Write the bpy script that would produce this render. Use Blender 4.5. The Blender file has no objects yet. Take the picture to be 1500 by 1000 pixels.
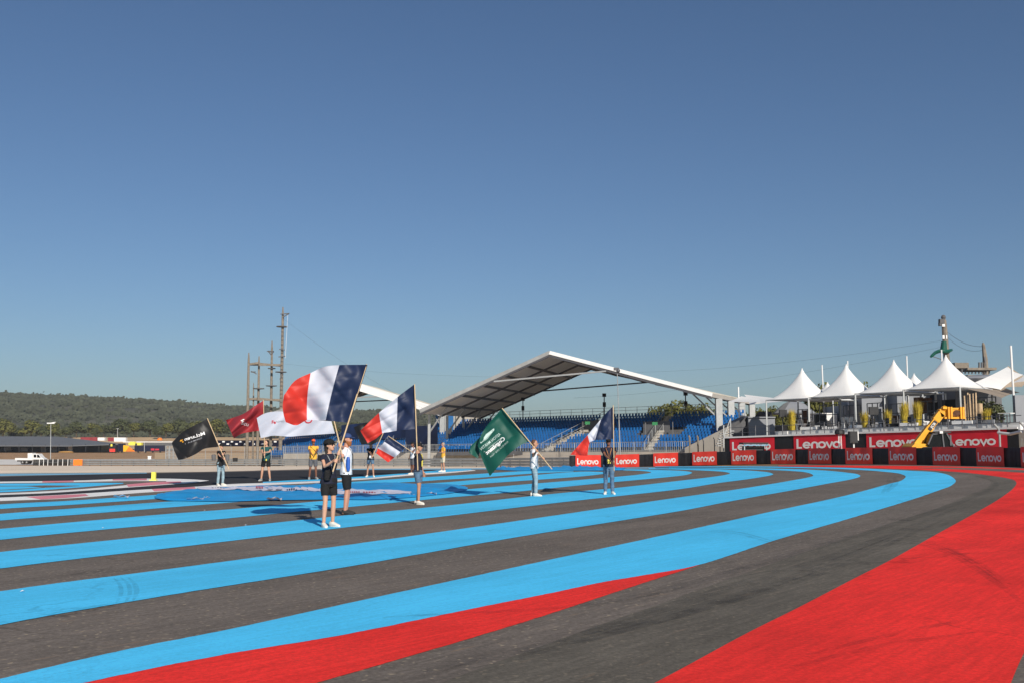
import bpy, bmesh, math, random
from mathutils import Vector, Matrix, noise
R = math.radians
rnd = random.Random(11)
V = Vector
SC = bpy.context.scene
COL = SC.collection

# ------------------------------------------------------------------ camera, sky, sun, exposure
F = 1458.0; HZ = 648.0; H = 1.63
TH = math.atan((HZ-500)/F)
cam = bpy.data.objects.new('camera', bpy.data.cameras.new('camera')); COL.objects.link(cam)
cam.data.sensor_width = 36.0; cam.data.lens = F/1500*36.0
cam.data.clip_start = 0.1; cam.data.clip_end = 9000
cam.location = (0, 0, H); cam.rotation_euler = (math.pi/2+TH, 0, 0)
SC.camera = cam
SUN_EL = R(27); SD = V((-0.36, 0.93, 0)).normalized()          # SD: way the light travels on the ground
world = bpy.data.worlds.new('World'); SC.world = world; world.use_nodes = True
nt = world.node_tree; bg = nt.nodes['Background']
sky = nt.nodes.new('ShaderNodeTexSky'); sky.sky_type = 'NISHITA'; sky.sun_disc = False
sky.sun_elevation = SUN_EL; sky.sun_rotation = math.atan2(-SD.x, -SD.y)
sky.air_density = 1.0; sky.dust_density = 1.2; sky.ozone_density = 2.2; sky.altitude = 400
tint = nt.nodes.new('ShaderNodeMix'); tint.data_type = 'RGBA'; tint.blend_type = 'MULTIPLY'; tint.inputs[0].default_value = 1
tint.inputs[7].default_value = (0.535, 0.645, 0.765, 1)                     # clear dry air: bluer and a little deeper
nt.links.new(sky.outputs[0], tint.inputs[6]); nt.links.new(tint.outputs[2], bg.inputs[0]); bg.inputs[1].default_value = 0.085
sl = bpy.data.lights.new('sun', 'SUN'); sl.energy = 4.2; sl.angle = R(0.53); sl.color = (1, 0.93, 0.83)
so = bpy.data.objects.new('sun', sl); COL.objects.link(so)
so.rotation_euler = (SD*math.cos(SUN_EL) + V((0, 0, -math.sin(SUN_EL)))).to_track_quat('-Z', 'Y').to_euler()
SC.view_settings.view_transform = 'Standard'; SC.view_settings.look = 'None'
SC.view_settings.exposure = 0.22; SC.view_settings.gamma = 1; SC.view_settings.use_curve_mapping = False

# ------------------------------------------------------------------ pixel <-> place
cT, sT = math.cos(TH), math.sin(TH)
def ray(u, v):
    dx = (u-750)/F; dy = (500-v)/F
    return V((dx, cT-dy*sT, sT+dy*cT))
def at(u, v, Y):
    r = ray(u, v); return V((0, 0, H)) + r*(Y/r.y)
def sm(x): return max(0.0, min(1.0, x))
def zg(X, Y):
    s = 1-sm((X-10)/20)
    z = -0.02*min(max(0, Y-60), 190)*s
    z += 0.013*min(max(0, X-18), 22)
    z += 9.8*sm((Y-600)/150)
    return z
def ground(u, v):
    r = ray(u, v); lo = 2.0; t = lo
    while t < 1500:
        p = r*t
        if H+p.z <= zg(p.x, p.y): break
        lo = t; t += 0.5 if t < 130 else 3
    hi = t
    for _ in range(40):
        m = (lo+hi)/2; p = r*m
        if H+p.z <= zg(p.x, p.y): hi = m
        else: lo = m
    p = r*hi
    return V((p.x, p.y, zg(p.x, p.y)))

# ------------------------------------------------------------------ materials
def S(r, g, b):
    f = lambda c: (c/255/12.92) if c <= 10 else ((c/255+0.055)/1.055)**2.4
    return (f(r), f(g), f(b))
def mat(name, col, rough=0.6, metal=0.0, var=0.0, scale=4.0, bump=0.0, bscale=60, transl=0.0, spec=0.4, alpha=None, detail=6):
    m = bpy.data.materials.new(name); m.use_nodes = True
    n = m.node_tree.nodes; l = m.node_tree.links; p = n['Principled BSDF']
    p.inputs['Base Color'].default_value = (*col, 1); p.inputs['Roughness'].default_value = rough
    p.inputs['Metallic'].default_value = metal; p.inputs['Specular IOR Level'].default_value = spec
    if var or bump:
        g = n.new('ShaderNodeNewGeometry')
    if var:
        t = n.new('ShaderNodeTexNoise'); t.inputs['Scale'].default_value = scale; t.inputs['Detail'].default_value = detail
        l.new(g.outputs['Position'], t.inputs['Vector'])
        cr = n.new('ShaderNodeValToRGB')
        cr.color_ramp.elements[0].position = 0.28; cr.color_ramp.elements[1].position = 0.72
        cr.color_ramp.elements[0].color = (*[c*(1-var) for c in col], 1)
        cr.color_ramp.elements[1].color = (*[min(1, c*(1+var)) for c in col], 1)
        l.new(t.outputs[0], cr.inputs[0]); l.new(cr.outputs[0], p.inputs['Base Color'])
    if bump:
        t2 = n.new('ShaderNodeTexNoise'); t2.inputs['Scale'].default_value = bscale; t2.inputs['Detail'].default_value = 3
        l.new(g.outputs['Position'], t2.inputs['Vector'])
        b = n.new('ShaderNodeBump'); b.inputs['Strength'].default_value = bump; b.inputs['Distance'].default_value = 0.02
        l.new(t2.outputs[0], b.inputs['Height']); l.new(b.outputs[0], p.inputs['Normal'])
    if transl:
        tr = n.new('ShaderNodeBsdfTranslucent'); tr.inputs[0].default_value = (*col, 1)
        mx = n.new('ShaderNodeMixShader'); mx.inputs[0].default_value = transl
        l.new(p.outputs[0], mx.inputs[1]); l.new(tr.outputs[0], mx.inputs[2])
        l.new(mx.outputs[0], n['Material Output'].inputs[0])
    if alpha is not None: p.inputs['Alpha'].default_value = alpha
    return m

def ground_mat(name, col, fine=0.25, big=0.18, streak=0.12, dirn=0.9, rough=0.85, bump=0.25, wear=None, wearamt=0.0, cracks=0.0, specks=0.0):
    """painted or bare asphalt: grain, broad stains, driving streaks, worn spots, hairline cracks, pale chips"""
    m = bpy.data.materials.new(name); m.use_nodes = True
    n = m.node_tree.nodes; l = m.node_tree.links; p = n['Principled BSDF']
    p.inputs['Roughness'].default_value = rough; p.inputs['Specular IOR Level'].default_value = 0.12
    g = n.new('ShaderNodeNewGeometry')
    def nz(scale, detail, vec=None, rough=0.55):
        t = n.new('ShaderNodeTexNoise'); t.inputs['Scale'].default_value = scale; t.inputs['Detail'].default_value = detail
        t.inputs['Roughness'].default_value = rough
        l.new(vec or g.outputs['Position'], t.inputs['Vector']); return t.outputs[0]
    def math_(op, a, b):
        x = n.new('ShaderNodeMath'); x.operation = op
        for i, q in enumerate((a, b)):
            if isinstance(q, (int, float)): x.inputs[i].default_value = q
            else: l.new(q, x.inputs[i])
        return x.outputs[0]
    def spread(o, amt):                                # noise 0..1 -> 1 +- amt
        mr = n.new('ShaderNodeMapRange'); mr.inputs['From Min'].default_value = 0.3; mr.inputs['From Max'].default_value = 0.7
        mr.inputs['To Min'].default_value = 1-amt; mr.inputs['To Max'].default_value = 1+amt
        l.new(o, mr.inputs[0]); return mr.outputs[0]
    def spread2(o, amt):
        mr = n.new('ShaderNodeMapRange'); mr.inputs['From Min'].default_value = 0.38; mr.inputs['From Max'].default_value = 0.62
        mr.inputs['To Min'].default_value = 1-amt; mr.inputs['To Max'].default_value = 1+amt
        l.new(o, mr.inputs[0]); return mr.outputs[0]
    mr_ = n.new('ShaderNodeMapping'); l.new(g.outputs['Position'], mr_.inputs['Vector']); mr_.inputs['Rotation'].default_value = (0, 0, -dirn)
    mp = n.new('ShaderNodeMapping'); l.new(mr_.outputs[0], mp.inputs['Vector']); mp.inputs['Scale'].default_value = (0.05, 1.1, 1)
    mp2 = n.new('ShaderNodeMapping'); l.new(mr_.outputs[0], mp2.inputs['Vector']); mp2.inputs['Scale'].default_value = (1.6, 15, 1)
    f = math_('MULTIPLY', spread2(nz(20, 6, rough=0.85), fine), spread(nz(0.35, 5), big))
    f = math_('MULTIPLY', f, spread2(nz(1.0, 3, mp2.outputs[0]), fine*.45))
    f = math_('MULTIPLY', f, spread(nz(1.0, 4, mp.outputs[0]), streak))
    mix = n.new('ShaderNodeMix'); mix.data_type = 'RGBA'; mix.blend_type = 'MULTIPLY'; mix.inputs[0].default_value = 1
    mix.inputs[6].default_value = (*col, 1)
    cc = n.new('ShaderNodeCombineColor'); [l.new(f, cc.inputs[i]) for i in range(3)]
    l.new(cc.outputs[0], mix.inputs[7]); out = mix.outputs[2]
    def over(fac, c2, o):
        mm = n.new('ShaderNodeMix'); mm.data_type = 'RGBA'; l.new(fac, mm.inputs[0]); l.new(o, mm.inputs[6]); mm.inputs[7].default_value = (*c2, 1)
        return mm.outputs[2]
    def step(o, a, b, hi=1.0):
        mr = n.new('ShaderNodeMapRange'); mr.inputs['From Min'].default_value = a; mr.inputs['From Max'].default_value = b
        mr.inputs['To Max'].default_value = hi
        l.new(o, mr.inputs[0]); return mr.outputs[0]
    if wear:
        w = math_('MULTIPLY', step(nz(0.5, 4), 0.5, 0.7), step(nz(30, 5, rough=0.75), 0.52, 0.66, wearamt)); out = over(w, wear, out)
    if specks:
        out = over(step(nz(17, 0), 0.70, 0.78, specks), S(165, 150, 128), out)
        out = over(math_('MULTIPLY', step(nz(1.0, 4, mp2.outputs[0]), 0.60, 0.72, specks*.8), step(nz(0.8, 2), .45, .6)), S(150, 118, 88), out)
    if cracks:
        vo = n.new('ShaderNodeTexVoronoi'); vo.feature = 'DISTANCE_TO_EDGE'; vo.inputs['Scale'].default_value = 0.16
        dv = n.new('ShaderNodeTexNoise'); dv.inputs['Scale'].default_value = 0.9; dv.inputs['Detail'].default_value = 6
        l.new(g.outputs['Position'], dv.inputs['Vector'])
        va = n.new('ShaderNodeVectorMath'); va.operation = 'MULTIPLY_ADD'; va.inputs[1].default_value = (2.2, 2.2, 0)
        l.new(dv.outputs['Color'], va.inputs[0]); l.new(g.outputs['Position'], va.inputs[2]); l.new(va.outputs[0], vo.inputs['Vector'])
        k = math_('MULTIPLY', step(vo.outputs[0], 0.006, 0.001, cracks), step(nz(0.25, 3), 0.48, 0.6)); out = over(k, tuple(c*0.35 for c in col), out)
    l.new(out, p.inputs['Base Color'])
    b = n.new('ShaderNodeBump'); b.inputs['Strength'].default_value = bump; b.inputs['Distance'].default_value = 0.012
    l.new(nz(55, 4, rough=0.7), b.inputs['Height']); l.new(b.outputs[0], p.inputs['Normal'])
    return m

M = {}
M['asphalt'] = ground_mat('runoff asphalt', (0.163, 0.137, 0.116), 0.27, 0.12, 0.16, specks=0.75, cracks=0.5)
M['asphalt_dark'] = ground_mat('driven asphalt', (0.132, 0.116, 0.094), 0.24, 0.12, 0.2, specks=0.3, cracks=0.5)
M['track'] = ground_mat('racing track asphalt', (0.042, 0.040, 0.042), 0.2, 0.12, 0.15)
M['blue'] = ground_mat('blue painted asphalt', (0.085, 0.57, 0.92), 0.09, 0.06, 0.09, wear=(0.10, 0.20, 0.26), wearamt=0.30, cracks=0.3)
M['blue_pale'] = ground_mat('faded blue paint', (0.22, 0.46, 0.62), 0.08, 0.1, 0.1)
M['red'] = ground_mat('red painted asphalt', (0.85, 0.037, 0.029), 0.16, 0.16, 0.12, wear=(0.46, 0.10, 0.075), wearamt=0.6, cracks=0.4)
M['white_line'] = ground_mat('white line paint', (0.85, 0.83, 0.80), 0.06, 0.08, 0.08)
M['pink'] = ground_mat('worn pink kerb paint', (0.72, 0.25, 0.30), 0.1, 0.2, 0.2)
M['gravel'] = ground_mat('tan gravel', (0.80, 0.66, 0.51), 0.12, 0.10, 0.08)
M['dirt'] = ground_mat('dry grass and earth', (0.40, 0.24, 0.125), 0.2, 0.3, 0.15)
M['pale'] = ground_mat('pale concrete strip', (0.72, 0.68, 0.62), 0.06, 0.1, 0.05)
M['hill'] = mat('scrub hillside', (0.075, 0.072, 0.050), 0.95, var=0.5, scale=0.02, detail=12)
M['steel'] = mat('galvanised steel', (0.36, 0.37, 0.37), 0.5, 0.3, var=0.12, scale=1.5)
M['steel_dark'] = mat('dark steel', (0.09, 0.09, 0.10), 0.5, 0.3)
M['concrete'] = mat('light concrete', (0.46, 0.42, 0.36), 0.85, var=0.12, scale=0.7)
M['white_pvc'] = mat('white tent fabric', (0.90, 0.88, 0.84), 0.6, var=0.03, scale=0.6, transl=0.10)
M['roof_white'] = mat('white roof membrane', (0.76, 0.72, 0.64), 0.6, var=0.06, scale=0.4, transl=0.5)
M['roof_under'] = mat('grey roof lining', (0.80, 0.77, 0.72), 0.8, var=0.06, scale=0.35, transl=0.55)
M['white_paint'] = mat('white paint', (0.78, 0.77, 0.75), 0.4, var=0.04, scale=2)
M['seat_blue'] = mat('blue plastic seat', (0.012, 0.122, 0.36), 0.5, var=0.2, scale=1.2)
M['navy_panel'] = mat('navy printed panel', (0.012, 0.03, 0.10), 0.5, var=0.6, scale=0.35)
M['black'] = mat('black vinyl', (0.016, 0.016, 0.018), 0.55, var=0.25, scale=3)
M['red_banner'] = mat('red banner vinyl', (0.80, 0.055, 0.035), 0.5, var=0.06, scale=1.0)
M['crimson'] = mat('crimson banner mesh', (0.68, 0.018, 0.035), 0.6, var=0.06, scale=1.0)
M['letter_white'] = mat('white lettering', (0.82, 0.80, 0.78), 0.5)
M['wood'] = mat('weathered timber', (0.21, 0.178, 0.142), 0.85, var=0.25, scale=2.5)
M['wood_warm'] = mat('fresh timber', (0.46, 0.33, 0.20), 0.7, var=0.2, scale=4)
M['brown'] = mat('brown slatted screen', (0.12, 0.055, 0.028), 0.8, var=0.3, scale=5)
M['grey'] = mat('grey cladding', (0.24, 0.25, 0.27), 0.7, var=0.08, scale=0.8)
M['grey_dark'] = mat('dark grey cladding', (0.11, 0.11, 0.115), 0.7, var=0.15, scale=1)
M['tan_sail'] = mat('tan shade sail', (0.36, 0.29, 0.22), 0.7, var=0.06, scale=1, transl=0.15)
M['yellow'] = mat('yellow machine paint', (0.80, 0.37, 0.010), 0.45, var=0.15, scale=3)
M['yellow_post'] = mat('yellow marker paint', (0.80, 0.72, 0.10), 0.5)
M['orange'] = mat('orange marker', (0.85, 0.20, 0.02), 0.5, var=0.1)
M['glass'] = mat('tinted glass', (0.006, 0.008, 0.010), 0.25, spec=0.15)
M['rubber'] = mat('rubber', (0.02, 0.02, 0.02), 0.8)
M['green'] = mat('green plastic', (0.006, 0.085, 0.058), 0.4)
M['green_sign'] = mat('green exit sign', (0.06, 0.30, 0.12), 0.5)
M['bark'] = mat('pine bark', (0.10, 0.065, 0.04), 0.9, var=0.3, scale=3)
M['leaf_pine'] = mat('pine needles', (0.135, 0.135, 0.032), 0.8, var=0.5, scale=0.55, transl=0.25)
M['leaf_dark'] = mat('dark evergreen leaves', (0.075, 0.085, 0.032), 0.8, var=0.5, scale=0.5, transl=0.2)
M['leaf_hill'] = mat('hill scrub leaves', (0.050, 0.055, 0.034), 0.9, var=0.5, scale=0.05)
M['grass_yellow'] = mat('yellow ornamental grass', (0.55, 0.42, 0.05), 0.8, var=0.35, scale=8, transl=0.2)
M['tarp_blue'] = mat('blue fabric sheet', (0.010, 0.32, 0.70), 0.45, var=0.15, scale=0.9)
M['tarp_white'] = mat('white printed band', (0.70, 0.68, 0.78), 0.5, var=0.1, scale=1.0)
M['flag_blue'] = mat('navy flag cloth', (0.013, 0.024, 0.068), 0.55, transl=0.12)
M['flag_white'] = mat('white flag cloth', (0.66, 0.66, 0.73), 0.6, transl=0.2)
M['flag_red'] = mat('red flag cloth', (0.66, 0.040, 0.026), 0.55, transl=0.2)
M['flag_green'] = mat('green flag cloth', (0.006, 0.085, 0.060), 0.55, transl=0.15)
M['flag_black'] = mat('black flag cloth', (0.016, 0.015, 0.015), 0.5, transl=0.1)
M['flag_crimson'] = mat('crimson flag cloth', (0.37, 0.034, 0.042), 0.55, transl=0.15)
M['pole_wood'] = mat('wooden flag pole', (0.62, 0.44, 0.25), 0.6, var=0.1, scale=6)
M['pole_dark'] = mat('dark flag sleeve', (0.02, 0.022, 0.03), 0.6)
M['gold'] = mat('orange print', (0.80, 0.36, 0.02), 0.5)
M['grey_print'] = mat('grey print', (0.30, 0.30, 0.32), 0.5)
M['red_print'] = mat('red print', (0.55, 0.03, 0.05), 0.5)
M['container_red'] = mat('dull red container paint', (0.26, 0.035, 0.04), 0.7, var=0.2, scale=.3)
M['green_print'] = mat('pale green print', (0.50, 0.62, 0.56), 0.5)
SKIN = {'fair': (0.56, 0.31, 0.205), 'tan': (0.46, 0.235, 0.145), 'brown': (0.20, 0.085, 0.05), 'red': (0.50, 0.24, 0.16)}
for k, c in SKIN.items():
    mm = mat(k+' skin', c, 0.5, var=0.07, scale=12); M['skin_'+k] = mm
M['eye'] = mat('dark eyes', (0.02, 0.015, 0.012), 0.3)
M['lip'] = mat('lips', (0.34, 0.09, 0.075), 0.5)
M['c_navy'] = mat('navy jersey', (0.012, 0.014, 0.030), 0.85, var=0.25, scale=14)
M['c_black'] = mat('black shorts cloth', (0.010, 0.010, 0.011), 0.9, var=0.2, scale=14)
M['c_white'] = mat('white jersey', (0.72, 0.72, 0.74), 0.85, var=0.05, scale=10)
M['c_yellow'] = mat('yellow shirt cloth', (0.78, 0.40, 0.05), 0.85, var=0.1, scale=10)
M['c_teal'] = mat('teal shirt cloth', (0.012, 0.075, 0.075), 0.85, var=0.15, scale=10)
M['c_grey'] = mat('grey shorts cloth', (0.10, 0.10, 0.11), 0.85, var=0.15, scale=10)
M['c_beige'] = mat('beige shorts cloth', (0.56, 0.49, 0.36), 0.85, var=0.1, scale=10)
M['denim'] = mat('mid blue denim', (0.085, 0.15, 0.23), 0.85, var=0.3, scale=9)
M['denim_pale'] = mat('pale blue denim', (0.24, 0.34, 0.39), 0.85, var=0.25, scale=9)
M['shoe_white'] = mat('white shoe', (0.74, 0.70, 0.62), 0.6, var=0.06, scale=20)
M['shoe_dark'] = mat('dark shoe', (0.03, 0.03, 0.03), 0.6)
M['shoe_grey'] = mat('grey shoe', (0.28, 0.30, 0.30), 0.7)
M['hair_dark'] = mat('dark hair', (0.016, 0.010, 0.008), 0.6, var=0.4, scale=40)
M['hair_brown'] = mat('brown hair', (0.10, 0.045, 0.022), 0.6, var=0.4, scale=40)
M['hair_grey'] = mat('grey hair', (0.30, 0.27, 0.24), 0.6, var=0.2, scale=40)
M['beard_red'] = mat('red beard', (0.30, 0.10, 0.03), 0.8, var=0.3, scale=40)
M['cap_orange'] = mat('orange cap', (0.75, 0.11, 0.03), 0.8)
M['cap_blue'] = mat('blue cap', (0.03, 0.06, 0.17), 0.8)
M['lanyard_blue'] = mat('blue bottle sleeve', (0.02, 0.10, 0.42), 0.5)
M['lanyard_orange'] = mat('orange lanyard', (0.60, 0.25, 0.08), 0.7)
M['badge'] = mat('yellow pass card', (0.75, 0.62, 0.10), 0.5)
M['paddock_black'] = mat('black paddock structure', (0.014, 0.014, 0.016), 0.5, var=0.6, scale=0.2)
M['canopy_grey'] = mat('grey canopy fabric', (0.125, 0.130, 0.140), 0.7, var=0.05, scale=0.1)
M['truck_navy'] = mat('navy truck paint', (0.012, 0.014, 0.035), 0.35)
M['truck_yellow'] = mat('yellow truck paint', (0.80, 0.45, 0.02), 0.4)
M['brown_ochre'] = mat('ochre heap', (0.42, 0.22, 0.06), 0.8, var=0.2, scale=2)

# ------------------------------------------------------------------ building helpers
ORG = {}
def tag(o, label=None, cat=None, group=None, kind=None):
    if label: o['label'] = label
    if cat: o['category'] = cat
    if group: o['group'] = group
    if kind: o['kind'] = kind
    return o
def thing(name, loc, label, cat, group=None):
    o = bpy.data.objects.new(name, None); COL.objects.link(o); o.location = loc
    o.empty_display_size = 0.2; ORG[o.name] = V(loc)
    return tag(o, label, cat, group)
class MB:
    def __init__(s): s.bm = bmesh.new(); s.mi = 0
    def f(s, vs):
        try:
            fc = s.bm.faces.new(vs); fc.material_index = s.mi; return fc
        except ValueError: return None
    def v(s, p): return s.bm.verts.new(p)
    def quad(s, a, b, c, d): return s.f([s.v(a), s.v(b), s.v(c), s.v(d)])
    def poly(s, pts): return s.f([s.v(p) for p in pts])
    def hexa(s, p):                                     # 8 points: bottom ring, top ring
        w = [s.v(q) for q in p]
        for i in ((3, 2, 1, 0), (4, 5, 6, 7), (0, 1, 5, 4), (1, 2, 6, 5), (2, 3, 7, 6), (3, 0, 4, 7)): s.f([w[k] for k in i])
    def box(s, c, size, ax=None, ay=None, az=None):
        c = V(c); ax = V(ax) if ax else V((1, 0, 0)); ay = V(ay) if ay else V((0, 1, 0)); az = V(az) if az else V((0, 0, 1))
        x, y, z = ax*size[0]/2, ay*size[1]/2, az*size[2]/2
        s.hexa([c-x-y-z, c+x-y-z, c+x+y-z, c-x+y-z, c-x-y+z, c+x-y+z, c+x+y+z, c-x+y+z])
    def bar(s, p, q, w, h=None, up=(0, 0, 1)):
        p, q = V(p), V(q); h = h or w; d = (q-p)
        L = d.length; d = d/L; up = V(up)
        if abs(d.dot(up)) > 0.98: up = V((0, 1, 0))
        x = d.cross(up).normalized(); z = x.cross(d)
        s.box((p+q)/2, (w, L, h), x, d, z)
    def loft(s, rings, n=12, cap=True):
        rs = []
        for c, a, b in rings:
            c, a, b = V(c), V(a), V(b)
            rs.append([s.v(c+a*math.cos(2*math.pi*i/n)+b*math.sin(2*math.pi*i/n)) for i in range(n)])
        for r0, r1 in zip(rs, rs[1:]):
            for i in range(n): s.f([r0[i], r0[(i+1) % n], r1[(i+1) % n], r1[i]])
        if cap: s.f(rs[0][::-1]); s.f(rs[-1])
    def tube(s, pts, rad, n=8):
        pts = [V(p) for p in pts]
        if not isinstance(rad, (list, tuple)): rad = [rad]*len(pts)
        t0 = (pts[1]-pts[0]).normalized(); ref = V((0, 0, 1)) if abs(t0.z) < 0.9 else V((1, 0, 0))
        a = t0.cross(ref).normalized(); rings = []
        for i, p in enumerate(pts):
            t = (pts[min(i+1, len(pts)-1)]-pts[max(i-1, 0)]).normalized()
            a = (a - t*a.dot(t)).normalized(); b = t.cross(a)
            rings.append((p, a*rad[i], b*rad[i]))
        s.loft(rings, n)
    def ell(s, c, a, b, c2, n=10, m=6):
        c, a, b, c2 = V(c), V(a), V(b), V(c2)
        s.loft([(c+c2*math.sin(t), a*max(math.cos(t), .06), b*max(math.cos(t), .06)) for t in [(-0.5+k/m)*math.pi for k in range(m+1)]], n)
    def build(s, name, mats, parent=None, origin=None, smooth=False, remesh=None, recalc=True):
        bm = s.bm
        if recalc: bmesh.ops.recalc_face_normals(bm, faces=bm.faces)
        if parent is not None: o0 = ORG[parent.name]
        elif origin is not None: o0 = V(origin)
        else:
            lo = [min(v.co[i] for v in bm.verts) for i in range(3)]; hi = [max(v.co[i] for v in bm.verts) for i in range(3)]
            o0 = V(((lo[0]+hi[0])/2, (lo[1]+hi[1])/2, lo[2]))
        for v in bm.verts: v.co -= o0
        me = bpy.data.meshes.new(name); bm.to_mesh(me); bm.free()
        if not isinstance(mats, (list, tuple)): mats = [mats]
        for m in mats: me.materials.append(m)
        ob = bpy.data.objects.new(name, me); COL.objects.link(ob)
        if remesh:
            md = ob.modifiers.new('r', 'REMESH'); md.mode = 'VOXEL'; md.voxel_size = remesh; md.use_smooth_shade = True
            sm_ = ob.modifiers.new('s', 'SMOOTH'); sm_.iterations = 3; sm_.factor = 0.5
            dg = bpy.context.evaluated_depsgraph_get(); dg.update()
            nm = bpy.data.meshes.new_from_object(ob.evaluated_get(dg))
            ob.modifiers.clear(); ob.data = nm; bpy.data.meshes.remove(me); me = nm; me.name = name
            if not me.materials:
                for m in mats: me.materials.append(m)
        if smooth or remesh:
            for p in me.polygons: p.use_smooth = True
        if parent is not None: ob.parent = parent
        else: ob.location = o0
        ORG[ob.name] = o0
        return ob
def children(o): return [c for c in bpy.data.objects if c.parent == o]
def copy_tree(o, kids, loc, rz=0.0, scale=None):
    """kids: [(object, [sub-objects])] below o"""
    c = o.copy(); COL.objects.link(c); c.location = loc; c.rotation_euler = (0, 0, rz)
    if scale: c.scale = scale
    for k, subs in kids:
        kc = k.copy(); COL.objects.link(kc); kc.parent = c
        for q in subs:
            qc = q.copy(); COL.objects.link(qc); qc.parent = kc
    return c

def spline(pts, n=6, closed=False):
    out = []; N = len(pts); P = [V((p[0], p[1])) for p in pts]
    rng = range(N if closed else N-1)
    for i in rng:
        p1, p2 = P[i], P[(i+1) % N]
        p0 = P[i-1] if (closed or i > 0) else p1+(p1-p2); p3 = P[(i+2) % N] if (closed or i+2 < N) else p2+(p2-p1)
        d = lambda a, b: max((b-a).length, 1e-4)**0.5
        t1 = d(p0, p1); t2 = t1+d(p1, p2); t3 = t2+d(p2, p3)
        for k in range(n):
            t = t1+(t2-t1)*k/n
            A1 = p0*((t1-t)/t1)+p1*(t/t1); A2 = p1*((t2-t)/(t2-t1))+p2*((t-t1)/(t2-t1)); A3 = p2*((t3-t)/(t3-t2))+p3*((t-t2)/(t3-t2))
            B1 = A1*((t2-t)/t2)+A2*(t/t2); B2 = A2*((t3-t)/(t3-t1))+A3*((t-t1)/(t3-t1))
            q = B1*((t2-t)/(t2-t1))+B2*((t-t1)/(t2-t1)); out.append((q.x, q.y))
    if not closed: out.append((P[-1].x, P[-1].y))
    return out
CUTX = [10, 14, 18, 22, 26, 30, 40]
CUTY = list(range(60, 131, 5))+[160, 200, 250, 600, 750]
def sheet_world(name, xy, m, layer, kind='structure', base=0.0):
    """flat outline in ground coordinates, cut along the terrain's creases and laid on it"""
    bm = bmesh.new(); f = bm.faces.new([bm.verts.new((x, y, 0)) for x, y in xy])
    bmesh.ops.triangulate(bm, faces=[f])
    return lay_bm(name, bm, m, layer, kind, base)
def lay_bm(name, bm, m, layer, kind='structure', base=0.0):
    ys = [v.co.y for v in bm.verts]; xs = [v.co.x for v in bm.verts]
    for c in CUTX:
        if min(xs) < c < max(xs): bmesh.ops.bisect_plane(bm, geom=bm.verts[:]+bm.edges[:]+bm.faces[:], plane_co=(c, 0, 0), plane_no=(1, 0, 0))
    for c in CUTY:
        if min(ys) < c < max(ys): bmesh.ops.bisect_plane(bm, geom=bm.verts[:]+bm.edges[:]+bm.faces[:], plane_co=(0, c, 0), plane_no=(0, 1, 0))
    for v in bm.verts:
        v.co.z = zg(v.co.x, v.co.y) + base + layer*(0.0015+0.0065*sm((v.co.y-60)/20))
    for fc in bm.faces:
        fc.normal_update()
        if fc.normal.z < 0: fc.normal_flip()
    me = bpy.data.meshes.new(name); bm.to_mesh(me); bm.free(); me.materials.append(m)
    o = bpy.data.objects.new(name, me); COL.objects.link(o); o['kind'] = kind
    return o
def sheet(name, px, m, layer):
    g = [ground(u, v) for u, v in px]
    return sheet_world(name, [(p.x, p.y) for p in g], m, layer)
LAY = [0]
def band(name, a, b, m, layer, n=6):
    """strip between two traced edges, stitched edge to edge so that a hairpin never folds over itself"""
    def rag(p): k = noise.noise(V((p.x*5, p.y*5, 3)))*.5+noise.noise(V((p.x*17, p.y*17, 8)))*.5; return V((p.x+k*.013, p.y-k*.013, p.z))
    ga = [rag(ground(u, v)) for u, v in spline(a, n)]; gb = [rag(ground(u, v)) for u, v in spline(b, n)]
    LAY[0] += 1; layer += 0.04*(LAY[0] % 20)
    bm = bmesh.new(); va = [bm.verts.new((p.x, p.y, 0)) for p in ga]; vb = [bm.verts.new((p.x, p.y, 0)) for p in gb]
    i = j = 0
    while i < len(va)-1 or j < len(vb)-1:
        da = (va[i+1].co-vb[j].co).length if i < len(va)-1 else 1e9
        db = (va[i].co-vb[j+1].co).length if j < len(vb)-1 else 1e9
        if da <= db: tri = (va[i], va[i+1], vb[j]); i += 1
        else: tri = (va[i], vb[j+1], vb[j]); j += 1
        if (tri[1].co-tri[0].co).cross(tri[2].co-tri[0].co).length > 1e-7: bm.faces.new(tri)
    return lay_bm(name, bm, m, layer)

# ------------------------------------------------------------------ the ground and its paint
sheet_world('terrain', [(-1550, -150), (1550, -150), (1550, 2250), (-1550, 2250)], M['dirt'], 0, base=-0.06)
far_edge = [(-300, 699), (-100, 695), (0, 692.6), (215, 691.2), (340, 689.3), (430, 687), (480, 686), (600, 685.5), (840, 684.3), (960, 682.5), (1085, 681), (1180, 680), (1300, 680), (1420, 682), (1500, 684.5), (1600, 690), (1800, 700)]
fe = [ground(u, v) for u, v in spline(far_edge, 3)]
sheet_world('asphalt_runoff', [(-40, -20)]+[(p.x, p.y+(0.5 if p.x > 6 else 0)) for p in fe]+[(45, -20)], M['asphalt'], 0)
gv = [(-170, 48)]+[(p.x, p.y-0.4) for p in fe if p.x < 6]+[(8, 107), (-8, 140), (-35, 155), (-75, 172), (-230, 250)]
sheet_world('gravel', gv, M['gravel'], 0, base=-0.02)
W1t = [(-250, 739), (0, 728.3), (100, 723.5), (200, 717), (280, 712.5), (340, 708.2), (400, 706.3), (466, 703.8), (513, 700.7), (540, 699.3), (604, 693.5), (650, 691), (693, 687.8)]
W1b = [(-250, 745), (0, 733.3), (100, 729.5), (200, 721.7), (280, 716.6), (340, 712.7), (400, 709.5), (466, 706.5), (513, 703), (540, 701.3), (604, 695.6), (650, 692.8), (697, 688.6)]
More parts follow.
